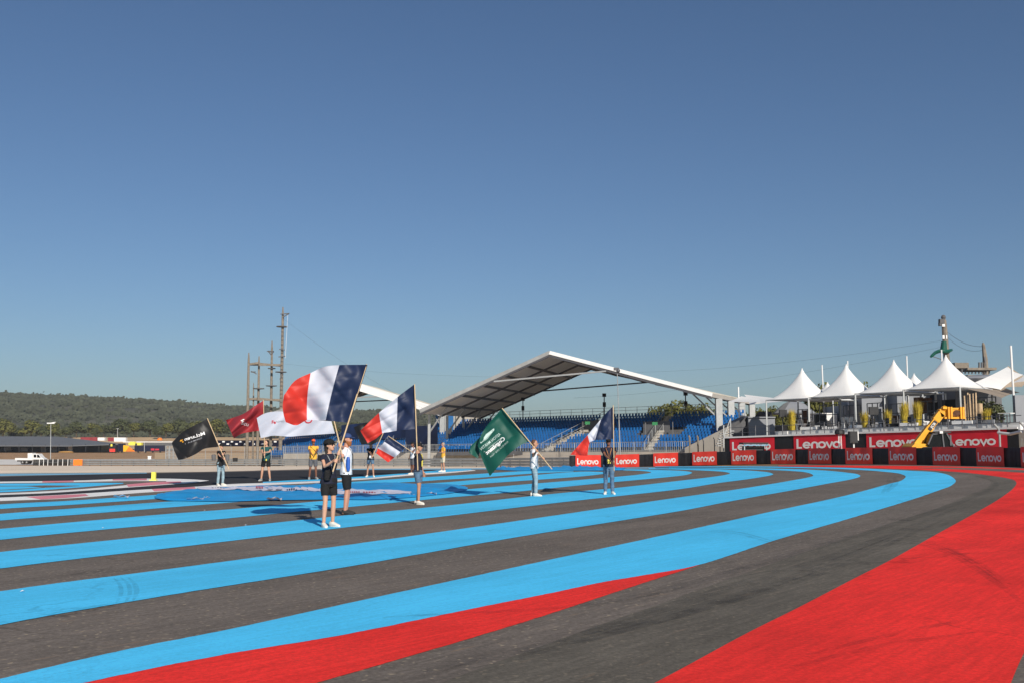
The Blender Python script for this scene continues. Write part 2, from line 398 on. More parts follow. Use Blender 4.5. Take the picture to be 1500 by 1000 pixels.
band('track', [(-300, 706), (0, 697.5), (100, 695), (200, 693), (330, 690.5), (430, 688.3), (513, 687.8), (600, 687.6), (650, 687.9)],
     [(-300, 744), (0, 731), (100, 726.5), (200, 719.5), (340, 710.5), (466, 705), (540, 700.2), (604, 694.5), (660, 689)], M['track'], 1)
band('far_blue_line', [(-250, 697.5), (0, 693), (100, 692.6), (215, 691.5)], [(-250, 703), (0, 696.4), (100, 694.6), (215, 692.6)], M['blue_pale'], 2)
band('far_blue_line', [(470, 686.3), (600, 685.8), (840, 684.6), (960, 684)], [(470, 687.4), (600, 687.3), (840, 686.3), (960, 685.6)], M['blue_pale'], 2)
band('white_line', W1t, W1b, M['white_line'], 3)
band('pale_blue_strip', [(385, 705.2), (430, 702.6), (466, 701.5), (513, 698.4), (560, 695), (604, 691.6), (650, 687.6), (690, 686.6)],
     [(385, 706.6), (430, 704.9), (466, 703.6), (513, 700.6), (560, 697.7), (604, 693.4), (650, 690.9), (691, 687.6)], M['blue'], 2)
for t_, b_ in (([(38, 727.2), (80, 725), (125, 723)], [(60, 731), (100, 728.5), (130, 725.5)]), ([(222, 715.6), (255, 713.8), (285, 712.5)], [(226, 719), (255, 717.5), (287, 715)])):
    band('pink_kerb_paint', t_, b_, M['pink'], 4)
W2t = [(-250, 711), (0, 704.7), (60, 704), (120, 702.8), (180, 700.7), (240, 700.2), (285, 701.6), (306, 703)]
W3b = [(-250, 734), (0, 724.3), (60, 722), (120, 718.3), (187, 713.4), (240, 709.6), (280, 706.6), (306, 703.2)]
band('white_line', W2t, W3b, M['white_line'], 2)
band('asphalt_island', [(-250, 714), (0, 706.9), (60, 706.3), (120, 705.2), (180, 704), (243, 703.9)], [(-250, 730), (0, 721.8), (60, 719.3), (120, 715.7), (187, 709.8), (244, 704.6)], M['asphalt'], 3)
band('blue_stripe', [(-250, 715), (0, 707.8), (60, 707.5), (120, 706.6), (180, 706.7)], [(-250, 728.5), (0, 720.6), (60, 717.4), (120, 713), (181, 707.6)], M['blue'], 4)
band('asphalt_island', [(0, 711.0), (40, 711.0), (65, 710.4), (115, 710.8)], [(0, 711.9), (40, 711.9), (66, 713.6), (117, 711.3)], M['asphalt'], 5)
band('asphalt_island', [(-10, 717.6), (40, 714.9), (66, 713.4)], [(-10, 718.3), (40, 715.8), (66, 713.9)], M['asphalt'], 5)
band('pink_kerb_paint', [(62, 703.9), (85, 703.6), (108, 703.0)], [(62, 705.8), (85, 705.8), (108, 704.9)], M['pink'], 4)
band('pink_kerb_paint', [(165, 701.2), (190, 700.6), (215, 700.4)], [(165, 703), (190, 703), (215, 702.8)], M['pink'], 4)
band('pink_kerb_paint', [(185, 709), (230, 705.4), (265, 704.4)], [(188, 712.4), (230, 709.5), (266, 706.4)], M['pink'], 4)

A_out = [(-250, 1092), (-60, 1043), (126, 1000), (250, 974), (340, 957), (500, 930.5), (700, 890), (800, 870), (884, 852.5), (940, 843), (1020, 828.3), (1136, 791), (1250, 757.5), (1343, 729), (1380, 716), (1393, 711), (1400, 704), (1393, 697), (1376.7, 691.9), (1333, 688.8), (1250, 685.1), (1210, 684.2), (1156, 683.4), (1050, 682.9), (960, 683.2)]
A_in = [(-250, 1058), (-60, 1010), (0, 994.8), (170, 955), (340, 921), (500, 885.8), (750, 831.7), (1000, 777.6), (1120, 751), (1238, 725.5), (1300, 708.7), (1321.7, 702.5), (1326.7, 697.5), (1320, 693.8), (1291.7, 690), (1250, 687.2), (1210, 685.8), (1156, 684.9), (1050, 684), (960, 684.2)]
band('blue_stripe', A_out, A_in, M['blue'], 4, 24)
B_out = [(-250, 972), (0, 915.6), (250, 871.4), (500, 831.6), (750, 787.8), (1000, 747.4), (1050, 737.7), (1103, 727.7), (1156.7, 718.3), (1210, 708.3), (1250, 700.8), (1258, 698.3), (1260.3, 696.3), (1256, 694), (1244, 692), (1210, 688.6), (1156.7, 686.4), (1103, 685.4), (1050, 684.9), (980, 684.8)]
B_in = [(-250, 912), (0, 866.3), (250, 833), (500, 799.2), (750, 763.7), (1000, 727.3), (1050, 720.5), (1103, 712.6), (1156.7, 703.7), (1183, 698.8), (1191, 696.3), (1190.5, 694.8), (1183, 691.8), (1156.7, 689), (1103, 687.1), (1050, 686), (980, 685.5)]
band('blue_stripe', B_out, B_in, M['blue'], 4, 24)
C_out = [(-250, 870), (0, 832.7), (250, 802.5), (500, 773), (650, 756), (776.7, 740.7), (850, 732.2), (1000, 715.4), (1050, 707.3), (1090, 702), (1116.7, 698), (1128.7, 695.7), (1132.7, 694), (1128.7, 691.9), (1110, 689.5), (1083, 688), (1050, 686.8), (1000, 686), (950, 685.6)]
C_in = [(-250, 842), (0, 808.5), (250, 782), (500, 755), (650, 740.5), (776.7, 726.3), (850, 719), (900.7, 714.3), (983, 705), (1050, 697), (1063.3, 694.7), (1069.3, 692.8), (1063, 690.9), (1050, 689.6), (1016.7, 688), (980, 687), (950, 686.4)]
band('blue_stripe', C_out, C_in, M['blue'], 4, 24)
D_out = [(-250, 822), (0, 790.5), (250, 766.5), (340, 758.3), (420, 750.4), (513, 742), (606.7, 733), (650, 729), (743, 721), (850, 710.3), (900.7, 705.4), (983, 697.7), (1008.7, 694.2), (1013.7, 691.7), (1008.7, 690), (983, 688.3), (943, 687.1), (900, 686.6)]
D_in = [(-250, 800), (0, 774.5), (250, 752), (340, 745.3), (430, 737), (513, 730), (606, 722.3), (683, 716.2), (770, 708.8), (850, 702.3), (903, 697.8), (936.7, 694.3), (954, 691.3), (943, 689.4), (916, 688.3), (890, 687.8)]
band('blue_stripe', D_out, D_in, M['blue'], 4)
E_out = [(-250, 786), (0, 762), (100, 754.4), (200, 746.6), (340, 735.3), (500, 722.5), (650, 711.7), (770, 703.3), (850, 697.3), (880, 694), (891, 692)]
E_in = [(-250, 775), (0, 752.3), (100, 744.7), (200, 737.5), (350, 727), (500, 716), (600, 709), (650, 706), (716, 700.5), (770, 696.3), (850, 690), (891, 690.8)]
band('blue_stripe', E_out, E_in, M['blue'], 4)
F_out = [(-250, 766), (0, 745), (100, 739.2), (200, 732.3), (340, 722), (500, 711), (606, 705), (650, 702), (700, 699.2), (770, 693.6), (840, 689.9)]
F_in = [(-250, 757.5), (0, 738.3), (100, 733), (180, 727.6), (300, 719.5), (420, 711), (513, 705.3), (606, 699.3), (650, 696.7), (700, 693.6), (770, 689.2), (840, 688)]
band('blue_stripe', F_out, F_in, M['blue'], 4)
R1b = [(-100, 1150), (120, 1093), (300, 1047), (466, 1000), (500, 989.7), (670, 940.4), (792, 903), (901, 867.3), (960, 848), (1025, 827.2)]
R1t = [(-250, 1086), (-60, 1038), (126, 995), (250, 969), (340, 952), (500, 925.5), (700, 885), (884, 848), (940, 838.5), (1020, 824.5)]
band('red_stripe', R1t, R1b, M['red'], 3, 40)
R2l = [(760, 1110), (900, 1032), (1000, 978.5), (1091.8, 928.5), (1170, 889.4), (1251.5, 847), (1306, 819.2), (1374, 781), (1433, 748.5), (1466.7, 728.3), (1485, 714), (1489, 707.5), (1486.7, 703.3), (1475, 699.7), (1450, 695.8), (1416.7, 691.8), (1366.7, 688.4), (1316.7, 686.3), (1250, 684.2), (1140, 682.3)]
R2r = [(1440, 1110), (1481, 1000), (1500, 956), (1540, 880), (1600, 815), (1680, 765), (1760, 735), (1800, 715), (1760, 703), (1660, 694.5), (1580, 689), (1500, 685.6), (1420, 683.1), (1350, 682), (1250, 681.4), (1140, 681.4)]
sheet('red_zone', spline(R2l)+spline(R2r)[::-1], M['red'], 3)
band('grey_strip', [(1345, 684.4), (1366.7, 684.2), (1433, 685), (1500, 688), (1600, 693.5)], [(1345, 684.9), (1400, 686.7), (1450, 689), (1500, 691.8), (1600, 698.5)], M['asphalt'], 4)
dl_in = [(1366, 690.2), (1416, 694.8), (1438, 699.5), (1451, 705), (1450, 710), (1440, 716), (1416, 725.5), (1383, 740), (1300, 767), (1150, 818), (1000, 872), (800, 943), (620, 1010), (420, 1090)]
dl_out = [(1366, 689.6), (1416, 693), (1450, 697), (1474, 701), (1485.5, 704.3), (1487.5, 707.5), (1483, 714.5), (1465, 729.5), (1432, 750), (1373, 782.5), (1305, 820.8), (1169, 891), (999, 980.5), (758, 1112)]
band('driven_line', dl_in, dl_out, M['asphalt_dark'], 1)

# tyre marks: thin rubber films, patchy and half see-through
def rubber_mat():
    m = bpy.data.materials.new('tyre rubber film'); m.use_nodes = True; n = m.node_tree.nodes; l = m.node_tree.links; p = n['Principled BSDF']
    p.inputs['Base Color'].default_value = (0.02, 0.02, 0.022, 1); p.inputs['Roughness'].default_value = 0.8
    g = n.new('ShaderNodeNewGeometry'); t = n.new('ShaderNodeTexNoise'); t.inputs['Scale'].default_value = 3.0; t.inputs['Detail'].default_value = 6
    l.new(g.outputs['Position'], t.inputs['Vector']); mr = n.new('ShaderNodeMapRange')
    mr.inputs['From Min'].default_value = 0.3; mr.inputs['From Max'].default_value = 0.7; mr.inputs['To Min'].default_value = 0.0; mr.inputs['To Max'].default_value = 0.19
    l.new(t.outputs[0], mr.inputs[0]); l.new(mr.outputs[0], p.inputs['Alpha']); return m
M['rubber_film'] = rubber_mat()
def skid(pts, w):
    g = [ground(u, v) for u, v in spline(pts, 8)]; bm = bmesh.new(); prev = None
    for i, p in enumerate(g):
        t = (g[min(i+1, len(g)-1)]-g[max(i-1, 0)]); q = V((t.y, -t.x, 0)).normalized()*w*(0.3+0.7*math.sin(math.pi*(i+.5)/len(g)))
        row = [bm.verts.new((p.x+q.x, p.y+q.y, 0)), bm.verts.new((p.x-q.x, p.y-q.y, 0))]
        if prev: bm.faces.new((prev[0], row[0], row[1], prev[1]))
        prev = row
    LAY[0] += 1; lay_bm('tyre_mark', bm, M['rubber_film'], 6+.04*(LAY[0] % 20))
for pts, w in (([(166, 846), (176, 858), (177, 870), (170, 884)], .025), ([(176, 845), (188, 857), (190, 870), (183, 884)], .025), ([(188, 846), (198, 857), (200, 868), (195, 880)], .03),
               ([(1290, 797), (1340, 796), (1400, 815), (1455, 850), (1500, 885)], .07), ([(1300, 792), (1350, 794), (1410, 815), (1470, 855)], .07), ([(1310, 788), (1365, 795), (1425, 820), (1480, 856)], .06), ([(1270, 815), (1330, 806), (1400, 805), (1455, 800)], .04),
               ([(1030, 778), (1080, 782), (1130, 795)], .05), ([(1034, 776), (1084, 780), (1134, 793)], .05), ([(1300, 720), (1312, 706), (1310, 698)], .12), ([(1292, 722), (1303, 708), (1301, 700)], .12),
               ([(560, 905), (900, 880), (1200, 800), (1420, 730), (1460, 708), (1430, 697)], .12), ([(620, 985), (900, 925), (1150, 850), (1350, 770)], .12), ([(760, 965), (1000, 900), (1200, 840), (1380, 762)], .10), ([(820, 940), (1010, 880), (1220, 815), (1400, 745)], .14),
               ([(880, 770), (960, 760), (1040, 752)], .06), ([(1060, 850), (1150, 835), (1300, 852)], .03), ([(1180, 960), (1330, 925), (1460, 900)], .05), ([(1150, 980), (1300, 945), (1440, 925)], .05)):
    skid(pts, w)

# ------------------------------------------------------------------ lettering
def stroke(path, w, closed=False):
    P = [V(p) for p in path]; n = len(P); L, Rr = [], []
    for i in range(n):
        a = P[i-1] if (closed or i > 0) else None; c = P[(i+1) % n] if (closed or i < n-1) else None
        d1 = (P[i]-a).normalized() if a is not None else None; d2 = (c-P[i]).normalized() if c is not None else None
        if d1 is None: d1 = d2
        if d2 is None: d2 = d1
        n1 = V((-d1.y, d1.x)); n2 = V((-d2.y, d2.x)); m = (n1+n2).normalized(); k = w/2/max(0.5, m.dot(n1))
        L.append(P[i]+m*k); Rr.append(P[i]-m*k)
    qs = [(L[i], L[(i+1) % n], Rr[(i+1) % n], Rr[i]) for i in range(n if closed else n-1)]
    return qs
def wordmark():
    w = 0.235; q = []; x = 0.0
    def arc(cx, cy, r, a0, a1, k=14): return [(cx+r*math.cos(R(a0+(a1-a0)*i/k)), cy+r*math.sin(R(a0+(a1-a0)*i/k))) for i in range(k+1)]
    q += stroke([(0.1, 1.32), (0.1, 0.1), (0.62, 0.1)], w); x = 0.98
    r = 0.36; cy = 0.45
    def e(cx): return stroke([(cx-r+w/2, cy-0.01), (cx+r, cy-0.01)]+arc(cx, cy, r, 12, 322, 18), w)
    def o(cx): return stroke(arc(cx, cy, r, 0, 345, 23), w, True)
    q += e(x+.2); x += 0.82
    q += stroke([(x, 0.0), (x, 0.5)]+arc(x+.31, 0.5, .31, 180, 0, 12)[1:]+[(x+.62, 0.0)], w); x += 1.14
    q += o(x); x += 0.52
    q += stroke([(x, 0.86), (x+.34, 0.06), (x+.68, 0.86)], w); x += 1.16
    q += o(x)
    wd = x+r+w/2
    return [[(p.x/wd, p.y/wd) for p in f] for f in q], 1.42/wd
WORD, WORD_H = wordmark()
def text_faces(s, bold=0.0):
    cu = bpy.data.curves.new('t', 'FONT'); cu.body = s; cu.size = 1; cu.offset = bold; cu.resolution_u = 3
    ob = bpy.data.objects.new('t', cu); COL.objects.link(ob); dg = bpy.context.evaluated_depsgraph_get(); dg.update()
    me = bpy.data.meshes.new_from_object(ob.evaluated_get(dg)); bpy.data.objects.remove(ob); bpy.data.curves.remove(cu)
    vs = [v.co.copy() for v in me.vertices]; mx = max(v.x for v in vs); mn = min(v.x for v in vs)
    fs = [[((vs[i].x-mn)/(mx-mn), vs[i].y/(mx-mn)) for i in p.vertices] for p in me.polygons]; bpy.data.meshes.remove(me)
    return fs
def letter_obj(name, faces, fn, m, parent, smooth=False):
    mb = MB()
    for f in faces: mb.poly([fn(x, y) for x, y in f])
    return mb.build(name, m, parent, recalc=False)
ORD = ['first', 'second', 'third', 'fourth', 'fifth', 'sixth', 'seventh', 'eighth', 'ninth', 'tenth', 'eleventh', 'twelfth', 'thirteenth', 'fourteenth', 'fifteenth']
# ------------------------------------------------------------------ tyre barrier with red banners
us = [838, 893, 949, 1006, 1063, 1121, 1178, 1229, 1291.5, 1356, 1420, 1484, 1556, 1640]
ds = [100, 98.5, 96.5, 94, 90.5, 86.5, 82, 77.6, 73.3, 69, 65, 61.3, 57.5, 54]
nodes = [((u-750)/F*d, d) for u, d in zip(us, ds)]
nodes = [(nodes[0][0]-0.3, nodes[0][1]+.1)]+nodes[1:]
BH = 1.22
for i in range(13):
    a, b = V((*nodes[i], 0)), V((*nodes[i+1], 0)); t = (b-a).normalized(); nrm = V((t.y, -t.x, 0)); L = (b-a).length
    za, zb = zg(a.x, a.y)-.03, zg(b.x, b.y)-.03
    a.z, b.z = za, zb; up = V((0, 0, 1))
    lab = {0: 'red banner tyre barrier block at the left end of the row', 6: 'tyre barrier block with the creased red banner half in shade',
           12: 'red banner tyre barrier block at the right end of the row'}.get(i, ORD[i]+' red banner tyre barrier block from the left end of the row')
    th_ = thing('tyre_barrier', (a+b)/2, lab, 'barrier', 'tyre barrier blocks along the runoff edge')
    # body: a black wrapped wall with softly bulging face
    mb = MB(); k = 16; prof = [(0, 0), (.03, .25), (.045, .6), (.03, 1.0), (0, BH-.02), (-.9, BH-.02), (-.9, 0)]
    prv = None
    for j in range(k+1):
        s = j/k; base = a.lerp(b, s); wob = 0.02*math.sin(j*2.1+i)
        row = [mb.v(base+nrm*(p[0]+wob*(1 if p[0] > -.5 else 0))+up*p[1]) for p in prof]
        if prv:
            for q in range(len(prof)): mb.f([prv[q], row[q], row[(q+1) % len(prof)], prv[(q+1) % len(prof)]])
        else: mb.f(row)
        prv = row
    mb.f(prv[::-1]); mb.build('barrier_wall', M['black'], th_, smooth=False)
    # banner: sheet strapped round the face, slightly proud, with a shallow crease
    s0, s1 = (0.13, 0.765) if i != 0 else (0.16, 0.78)
    if i == 6: s0 = 0.1
    def face(s, h, off=0.0):
        p = a.lerp(b, s); return p+nrm*(0.085+off+0.035*math.sin(math.pi*h/BH)+0.012*math.sin(s*21+i)+0.008*math.sin(s*9+h*6))+up*h
    mb = MB(); kk, hh = 48, 10
    g = [[mb.v(face(s0+(s1-s0)*j/kk, 0.02+(BH+.02)*q/hh)) for q in range(hh+1)] for j in range(kk+1)]
    for j in range(kk):
        for q in range(hh): mb.f([g[j][q], g[j+1][q], g[j+1][q+1], g[j][q+1]])
    tp = [mb.v(a.lerp(b, s0+(s1-s0)*j/kk)-nrm*.5+up*(BH+.04)) for j in range(kk+1)]
    for j in range(kk): mb.f([g[j][hh], g[j+1][hh], tp[j+1], tp[j]])
    ban = mb.build('banner', M['red_banner'], th_, recalc=False, smooth=False)
    lw = (s1-s0)*0.84; ls = s0+(s1-s0)*0.07; hgt = lw*L*WORD_H
    letter_obj('lettering', WORD, lambda x, y: face(ls+x*lw, 0.34+y*lw*L*1.06, .013), M['letter_white'], ban)

# ------------------------------------------------------------------ armco guard rail, debris fence, concrete wall
arm = [(-235, 255), ((-60-750)/F*235, 235), ((105-750)/F*172, 172), ((250-750)/F*160, 160), ((400-750)/F*150, 150), ((600-750)/F*134, 134), ((720-750)/F*122, 122), ((843-750)/F*104, 104)]
arm = arm[2:]
th_ = thing('guard_rail', (arm[2][0], arm[2][1], zg(*arm[2])), 'long galvanised steel guard rail of stacked horizontal beams behind the runoff', 'guard rail')
for hz in (0.25, 0.58, 0.91):
    mb = MB()
    for (x0, y0), (x1, y1) in zip(arm, arm[1:]):
        prof = [(0, -.13), (-.07, -.09), (0, -.03), (0, .03), (-.07, .09), (0, .13)]
        t = V((x1-x0, y1-y0, 0)).normalized(); nn = V((t.y, -t.x, 0)); n = 6
        for j in range(n):
            pa = V((x0, y0, 0)).lerp(V((x1, y1, 0)), j/n); pb = V((x0, y0, 0)).lerp(V((x1, y1, 0)), (j+1)/n)
            for k in range(5):
                q = lambda P, w: V((P.x, P.y, zg(P.x, P.y)+hz+w[1]))+nn*(-w[0]-.0)
                mb.quad(q(pa, prof[k]), q(pb, prof[k]), q(pb, prof[k+1]), q(pa, prof[k+1]))
    mb.build('beam', M['steel'], th_)
mb = MB()
for (x0, y0), (x1, y1) in zip(arm, arm[1:]):
    n = max(1, int(math.hypot(x1-x0, y1-y0)/2.5))
    for j in range(n):
        x, y = x0+(x1-x0)*j/n, y0+(y1-y0)*j/n+.15; z = zg(x, y); mb.box((x, y, z+.5), (.1, .12, 1.1))
p_ = mb.build('post', M['steel_dark'], th_); p_['kind'] = 'stuff'

dfp = [((250-750)/F*163, 163), ((420-750)/F*151, 151), ((640-750)/F*133, 133), ((838-750)/F*107, 107)]
th_ = thing('debris_fence', (dfp[1][0], dfp[1][1], zg(*dfp[1])), 'tall wire debris fence on thin grey posts behind the guard rail', 'fence')
for (x0, y0), (x1, y1) in zip(dfp[:2], dfp[1:3]):
    n = max(1, int(math.hypot(x1-x0, y1-y0)/2.6))
    for j in range(n):
        x, y = x0+(x1-x0)*j/n, y0+(y1-y0)*j/n; z = zg(x, y)
        mb = MB(); mb.tube([(x, y, z), (x, y, z+2.9), (x-.03, y-.35, z+3.3)], .035, 6); mb.build('post', M['steel'], th_)
mb = MB()
for (x0, y0), (x1, y1) in zip(dfp[:2], dfp[1:3]):
    for hz in (1.2, 1.6, 2.0, 2.4, 2.8): mb.bar((x0, y0, zg(x0, y0)+hz), (x1, y1, zg(x1, y1)+hz), .022)
    n = int(math.hypot(x1-x0, y1-y0)/.45)
    for j in range(n):
        x, y = x0+(x1-x0)*j/n, y0+(y1-y0)*j/n; z = zg(x, y); mb.bar((x, y, z+.9), (x, y, z+2.85), .012)
mb.build('mesh_wire', M['steel'], th_)

cw = [(415, 159, 663.5), (640, 142, 662), (1035, 113, 660.5)]
pts = [at(u, v, d) for u, d, v in cw]
mb = MB()
for p, q in zip(pts, pts[1:]):
    t = (q-p).normalized(); bk = V((-t.y, t.x, 0))*.4; n = 12
    for j in range(n):
        a, b = p.lerp(q, j/n), p.lerp(q, (j+.985)/n); d = V((0, 0, 3.2))
        mb.hexa([a-d, b-d, b-d+bk, a-d+bk, a, b, b+bk, a+bk])
tag(mb.build('concrete_wall', M['concrete'], origin=pts[1]-V((0, 0, 2.2))), 'long low beige concrete wall in front of the blue grandstands', 'wall')
th_ = thing('crowd_railing', pts[1], 'long silver railing with thin upright bars on top of the beige concrete wall', 'railing')
mb = MB(); m2 = MB()
for p, q in zip(pts, pts[1:]):
    o = V((0, .12, 0)); p, q = p+o, q+o
    for hz in (.12, 1.15): mb.bar(p+V((0, 0, hz)), q+V((0, 0, hz)), .06)
    n = int((q-p).length/.28)
    for j in range(n):
        a = p.lerp(q, j/n); m2.bar(a, a+V((0, 0, 1.15)), .03 if j % 8 else .07)
mb.build('rail', M['steel'], th_); m2.build('uprights', M['steel'], th_)
# low wire handrail before the wall
th_ = thing('wire_fence', pts[1]+V((0, -1.5, -2)), 'thin wire fence with sparse posts in front of the beige concrete wall', 'fence')
mb = MB()
for p, q in zip(pts, pts[1:]):
    for hz in (-.4, -.9, -1.4): mb.bar(p+V((0, -1.2, hz)), q+V((0, -1.2, hz)), .02)
mb.build('wire', M['steel'], th_)
for p, q in zip(pts, pts[1:]):
    n = 9
    for j in range(n):
        a = p.lerp(q, j/n)+V((0, -1.2, 0)); mb = MB(); mb.bar(a-V((0, 0, 2.4)), a-V((0, 0, .2)), .05); mb.build('post', M['steel'], th_)

# ------------------------------------------------------------------ grandstands
def bil(c, s, t):
    return (c[0]*(1-s)+c[1]*s)*(1-t)+(c[2]*(1-s)+c[3]*s)*t
def seat_mesh(w=.30, sc=1.0):
    mb = MB()
    mb.hexa([V(p) for p in ((-w/2, -.36, .36), (w/2, -.36, .36), (w/2, .0, .33), (-w/2, .0, .33), (-w/2, -.36, .41), (w/2, -.36, .41), (w/2, .0, .38), (-w/2, .0, .38))])
    mb.hexa([V(p) for p in ((-w/2, -.03, .38), (w/2, -.03, .38), (w/2, .03, .38), (-w/2, .03, .38), (-w*.42, .06, .80), (w*.42, .06, .80), (w*.42, .10, .80), (-w*.42, .10, .80))])
    mb.box((0, -.15, .17), (.05, .05, .36))
    return mb
def grandstand(corners, rows, cols, aisles, label, group, mind_front, holes=()):
    c = corners; root = thing('grandstand', (c[0]+c[1])/2-V((0, 0, 1)), label, 'grandstand', group)
    o0 = ORG[root.name]
    mb = MB()                                        # stepped deck
    for r in range(rows):
        t0, t1 = r/rows, (r+1)/rows
        a, b = bil(c, 0, t0), bil(c, 1, t0); a2, b2 = bil(c, 0, t1), bil(c, 1, t1)
        a2 = V((a2.x, a2.y, a.z)); b2 = V((b2.x, b2.y, b.z)); d = V((0, 0, .5+ (a.z-c[0].z)*.9))
        mb.hexa([a-d, b-d, b2-d, a2-d, a, b, b2, a2])
    mb.build('stepped_deck', M['grey_dark'], root)
    base = seat_mesh().build('seat', M['seat_blue'], origin=(0, 0, 0)); sm_mesh = base.data; bpy.data.objects.remove(base)
    vs = [v.co.copy() for v in sm_mesh.vertices]; fs = [tuple(p.vertices) for p in sm_mesh.polygons]
    big = MB(); cnt = 0
    for r in range(rows):
        t = (r+.62)/rows
        for k in range(cols):
            s = (k+.5)/cols
            if any(abs(s-(a0+(a1-a0)*t)) < w for a0, a1, w in aisles): continue
            if any(h[0] < s-h[4]*t < h[1] and h[2] < t < h[3] for h in holes): continue
            p = bil(c, s, t); p.z = bil(c, s, r/rows).z
            dx = (bil(c, 1, t)-bil(c, 0, t)); ang = math.atan2(dx.y, dx.x)
            if r == rows-1 and cnt < 98:
                q = bpy.data.objects.new('seat', sm_mesh); COL.objects.link(q); q.parent = root; q.location = p-o0; q.rotation_euler = (0, 0, ang); cnt += 1
            else:
                Rm = Matrix.Rotation(ang+rnd.uniform(-.03, .03), 3, 'Z'); w = [big.v(Rm @ v+p) for v in vs]
                for f in fs: big.f([w[i] for i in f])
    b_ = big.build('seats', M['seat_blue'], root, recalc=False); b_['kind'] = 'stuff'
    # aisle steps
    for a0, a1, w in aisles:
        mb = MB()
        for r in range(rows*2):
            t0, t1 = r/rows/2, (r+1)/rows/2; s = a0+(a1-a0)*t0
            p, q = bil(c, s-w*.75, t0), bil(c, s+w*.75, t0); p2, q2 = bil(c, s-w*.75, t1), bil(c, s+w*.75, t1); up = V((0, 0, .12)); dn = V((0, 0, .25))
            p2.z = p.z; q2.z = q.z
            mb.hexa([p-dn, q-dn, q2-dn, p2-dn, p+up, q+up, q2+up, p2+up])
        mb.build('aisle_steps', M['concrete'], root)
        mb = MB()
        for k in (-1, 1):
            for r in range(0, rows, 2):
                t0 = r/rows; s = a0+(a1-a0)*t0+k*w*.8; p = bil(c, s, t0); mb.bar(p, p+V((0, 0, 1.0)), .05)
            mb.bar(bil(c, a0+k*w*.8, 0)+V((0, 0, 1)), bil(c, a1+k*w*.8, 1)+V((0, 0, 1)), .05)
        mb.build('handrail', M['steel'], root)
    # back railing
    a, b = bil(c, 0, 1), bil(c, 1, 1); mb = MB()
    for hz in (.5, .95, 1.4): mb.bar(a+V((0, .3, hz)), b+V((0, .3, hz)), .05)
    n = 26
    for j in range(n+1):
        p = a.lerp(b, j/n)+V((0, .3, 0)); mb.bar(p-V((0, 0, .5)), p+V((0, 0, 1.4)), .06)
    mb.build('back_railing', M['steel'], root)
    mb = MB()
    for s in (0.0, .2, .4, .6, .8, 1.0):
        p = bil(c, s, 1); mb.bar(p-V((0, 0, .1)), V((p.x, p.y, zg(p.x, p.y)-.2)), .2)
    mb.build('support_post', M['steel'], root)
    return root
G1 = [at(640, 661, 139), at(1042, 657, 117), at(676, 618, 158), at(1092, 604, 136)]
gs1 = grandstand(G1, 13, 96, [(.44, .56, .021), (.80, .76, .016)], 'blue seated grandstand under the large white peaked canopy', 'blue grandstands', 0,
                 holes=((.46, .55, .42, .74, .10), (.72, .86, .30, .58, .0)))
def exit_box(s0, s1, t0, t1, root):
    p, q = bil(G1, s0, t0), bil(G1, s1, t0); r2 = bil(G1, s0, t1); up = V((0, 0, 1.7)); bk = V((0, 2.2, 0))
    mb = MB(); mb.bar(p, p+up*.9, .12); mb.bar(q, q+up*.9, .12); mb.hexa([p+bk, q+bk, q+bk+V((0, .1, 0)), p+bk+V((0, .1, 0)), p+bk+up, q+bk+up, q+bk+up+V((0, .1, 0)), p+bk+up+V((0, .1, 0))])
    f = mb.build('exit_opening', M['grey_dark'], root)
    mb = MB(); m = (p+q)/2; d = (q-p).normalized(); mb.box(m+up*.8+V((0, -.2, 0))-d*.6, (.75, .06, .4), d, V((0, 1, 0)), V((0, 0, 1))); mb.build('exit_sign', M['green_sign'], root)
exit_box(.515, .575, .5, .7, gs1); exit_box(.74, .83, .42, .6, gs1)

